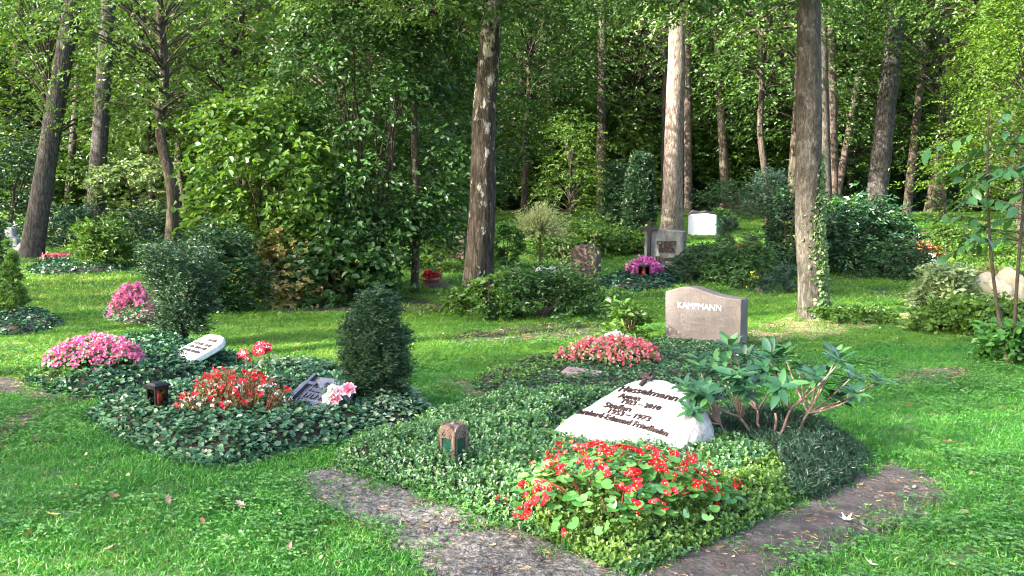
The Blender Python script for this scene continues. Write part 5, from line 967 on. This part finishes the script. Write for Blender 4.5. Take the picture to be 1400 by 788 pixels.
M['lilyred'] = leaf_mat('lily_petal', [(0, (.42, .01, .03)), (.7, (.62, .03, .06)), (1, (.8, .35, .38))], trans=.25, tint=(1, .7, .7))
gladiolus("tall red and white lilies behind the spindly begonias", 362, 478, 6.9, 7, 3)
gladiolus("single small red lily left of the tall lilies", 338, 486, 6.95, 2, 4)
def roses():
    t = thing("rose_bouquet", "artificial rose bouquet in pink and white lying on dark slab", "flowers", (-1.16, 6.33, .26), 0); g = np.random.default_rng(8)
    def rose(mat):
        mb = MB()
        for ring, (r, n, z, cup) in enumerate(((.008, 4, .030, 1.8), (.016, 5, .026, 1.2), (.027, 6, .020, .8), (.038, 7, .008, .45))):
            th = np.arange(n) * 6.283 / n + ring * .5; D = np.stack([np.cos(th + .9), np.sin(th + .9), np.full(n, cup * .6)], 1); P = np.stack([r * .45 * np.cos(th), r * .45 * np.sin(th), np.full(n, z * .5)], 1)
            V, F = leaves(P, np.stack([np.cos(th), np.sin(th), np.full(n, cup)], 1), np.stack([-np.cos(th), -np.sin(th), np.full(n, .6)], 1), .034, .034, fold=.3, droop=.3, kind=6); mb.add(V, F, 0, np.repeat(np.clip(.15 + ring * .22 + .15 * g.random(n), 0, 1), 6))
        return mb.mesh("rose", M[mat])
    for mat, px, py, s in (('rosepink', 461, 546, 1.0), ('rosepink', 477, 534, 1.1), ('rosepale', 463, 535, .8), ('white_p', 450, 545, 1.0), ('white_p', 455, 533, .8)):
        q = at_depth(px, py, 6.33) - np.array([-1.16, 6.33, .26]); b = nrm(np.array([g.normal(0, .25), -.8, .7])); link("rose", rose(mat), t, q, euler_from(np.cross(b, g.normal(size=3)), b), s)
    n = 16; P = np.stack([.04 + g.normal(0, .05, n), .03 + g.normal(0, .02, n), .02 + g.normal(0, .03, n)], 1); mb = MB(); V, F = leaves(P, g.normal(0, 1, (n, 3)), g.normal(0, .5, (n, 3)) + UP, .06, .035, kind=6); mb.add(V, F, 0, np.repeat(g.random(n), 6)); mb.build("leaves", M['rhodo'], t)
M['rosepink'] = leaf_mat('rose_pink', [(0, (.62, .05, .16)), (.5, (.78, .32, .42)), (1, (.88, .66, .70))], trans=.2, tint=PT, objvar=0)
M['rosepale'] = leaf_mat('rose_pale', [(0, (.75, .35, .42)), (.5, (.85, .6, .64)), (1, (.9, .82, .82))], trans=.2, tint=PT, objvar=0)
roses()

# ------------------------------------------------------------------ rhododendron on the boulder grave and the cherry sapling
def long_leaf(name, L, W, mat, seed, arch=.1, tipw=.5):
    g = np.random.default_rng(seed); u = np.array([0, .1, .3, .55, .8, 1.0]); w = np.array([.03, .26, .44, .5, .33, .0]) * W; z = -arch * L * u ** 2 + .02 * L * g.normal(size=6) * u; V = []; 
    for i in range(6): V += [[u[i] * L, -w[i], z[i] + .22 * w[i]], [u[i] * L, 0, z[i]], [u[i] * L, w[i], z[i] + .22 * w[i]]]
    F = [];
    for i in range(5): F += [[3 * i, 3 * i + 3, 3 * i + 4, 3 * i + 1], [3 * i + 1, 3 * i + 4, 3 * i + 5, 3 * i + 2]]
    mb = MB(); mb.add(np.array(V), np.array(F), 0, .2 + .6 * g.random(), True); return mb.mesh(name, mat)
def rhododendron():
    y0 = 5.75; b = at_depth(1055, 630, y0); base = np.array([b[0], y0, .06]); t = thing("rhododendron", "leggy rhododendron with big glossy leaves right of the boulder", "shrub", base); g = np.random.default_rng(4)
    LF = [long_leaf("leaf", .108 + .012 * i, .047, M['rhodo1'], i, .12 + .05 * i) for i in range(4)]
    tips = [(990, 503, 5.7), (1043, 508, 5.6), (1075, 532, 5.5), (1112, 522, 5.6), (1142, 492, 5.7), (1166, 545, 5.65), (1022, 545, 5.55), (962, 540, 5.6), (946, 566, 5.5), (1074, 490, 5.9), (1002, 478, 5.9), (1134, 548, 5.8), (1150, 528, 5.9), (938, 532, 5.7), (968, 515, 5.9), (1010, 522, 5.5), (1030, 530, 5.8), (1060, 520, 6.0), (1128, 512, 6.0), (1092, 505, 5.95), (980, 548, 5.85), (955, 500, 6.0), (1020, 495, 6.05)]
    tips += [(px + g.normal(0, 14), py + g.normal(0, 11), yy + g.normal(0, .12)) for px, py, yy in tips[:16]]
    roots = [np.array([g.normal(0, .05), g.normal(0, .05), -.05]) for _ in range(6)]
    hubs = [at_depth(px, py, yy) - base for px, py, yy in ((1012, 570, 5.65), (1062, 565, 5.7), (1080, 560, 5.65), (985, 580, 5.7), (1105, 565, 5.75), (1035, 560, 5.85))]
    for h, r in zip(hubs, roots):
        m = (h + r) / 2 + [h[0] * .25, g.normal(0, .03), -.06]; tt = np.linspace(0, 1, 10)[:, None]; p = (1 - tt) ** 2 * r + 2 * tt * (1 - tt) * m + tt ** 2 * h + g.normal(0, .004, (10, 3)); s = MB(); s.add(*tube(p, np.linspace(.011, .007, 10), 8), 0, 0, True); s.build("branch", M['rstem'], t)
    for i, (px, py, yy) in enumerate(tips):
        q = at_depth(px, py, yy) - base; h = min(hubs, key=lambda k: np.linalg.norm(k - q)); tt = np.linspace(0, 1, 7)[:, None]; m = (h + q) / 2 + [0, 0, -.03]; s = MB(); s.add(*tube((1 - tt) ** 2 * h + 2 * tt * (1 - tt) * m + tt ** 2 * q, np.linspace(.0065, .004, 7), 7), 0, 0, True); tw = s.build("twig", M['rstem'], t)
        ax = nrm(nrm(q - h) * .4 + UP * 1.0 + np.array([0, -.25, 0]) + g.normal(0, .15, 3)); A = nrm(np.cross(ax, [1, .3, 0])); B = np.cross(ax, A); n = int(g.integers(9, 13)); up = py < 500
        for j in range(n):
            th = j * 2.4 + g.normal(0, .15); rad = math.cos(th) * A + math.sin(th) * B; el = (.9 if (up and j > n // 2) else .25) + .35 * g.random() - (.35 if j < 3 else 0); d = rad + ax * el; link("leaf", LF[int(g.integers(0, 4))], tw, q + ax * .004 * j, euler_from(d, ax + g.normal(0, .15, 3)), .62 + .4 * g.random())
M['rhodo1'] = leaf_mat('rhododendron_gloss', [(.0, (.010, .044, .017)), (.5, (.022, .078, .030)), (1, (.075, .18, .05))], trans=.16, rough=.3, spec=.55, objvar=.75)
M['rstem'] = rough_mat('rhododendron_stem', [(.3, (.12, .07, .06)), (.7, (.32, .21, .18))], 18, .3, 60)
rhododendron()
def cherry():
    y0 = 8.6; b = at_depth(1384, 500, y0); t = thing("cherry_sapling", "thin cherry sapling with large drooping leaves at the right edge", "tree", (b[0], y0, 0.0)); g = np.random.default_rng(6); base = np.array([b[0], y0, 0.])
    LF = [long_leaf("leaf", .125 + .014 * i, .066, M['cherry_l'], 20 + i, .12) for i in range(4)]
    for px2, top, k in ((1352, 150, 0), (1418, 120, 1)):
        e = at_depth(px2, top, y0 - .15) - base; mid = at_depth((1356 if k == 0 else 1393), 340, y0) - base; tt = np.linspace(0, 1, 14)[:, None]; c = (mid - .25 * e) / .5; p = 2 * tt * (1 - tt) * c + tt ** 2 * e + np.array([(-.015, .012)[k], 0, -.05]) * (1 - tt); s = MB(); s.add(*tube(p, np.linspace(.02, .008, 14), 8), 0, 0, True); s.build("stem", M['twig'], t)
        for j in range(9 if k == 0 else 11):
            u = .5 + .48 * g.random(); o = p[int(u * 13)]; d = nrm(np.array([-.8 + g.normal(0, .5), g.normal(0, .7), .15 + .2 * g.normal()])); L = .35 + .3 * g.random(); uu = np.linspace(0, 1, 6)[:, None]; q = o + d * uu * L - UP * .12 * uu ** 2; s = MB(); s.add(*tube(q, np.linspace(.006, .002, 6), 6), 0); br = s.build("branch", M['twig'], t); n = 8
            for i in range(n):
                f = .25 + .75 * i / n; a = q[min(5, int(f * 5.5))]; S_ = nrm(np.cross(d, UP)); dd = d * .5 + S_ * (.8 if i % 2 else -.8) - UP * (.35 + .3 * g.random()) + g.normal(0, .15, 3); link("leaf", LF[int(g.integers(0, 4))], br, a + g.normal(0, .01, 3), euler_from(dd, UP + g.normal(0, .35, 3)), .7 + .45 * g.random())
M['cherry_l'] = leaf_mat('cherry_leaf', [(.0, (.024, .085, .030)), (.6, (.045, .135, .04)), (1, (.10, .22, .05))], trans=.3, rough=.35, objvar=.6)
cherry()
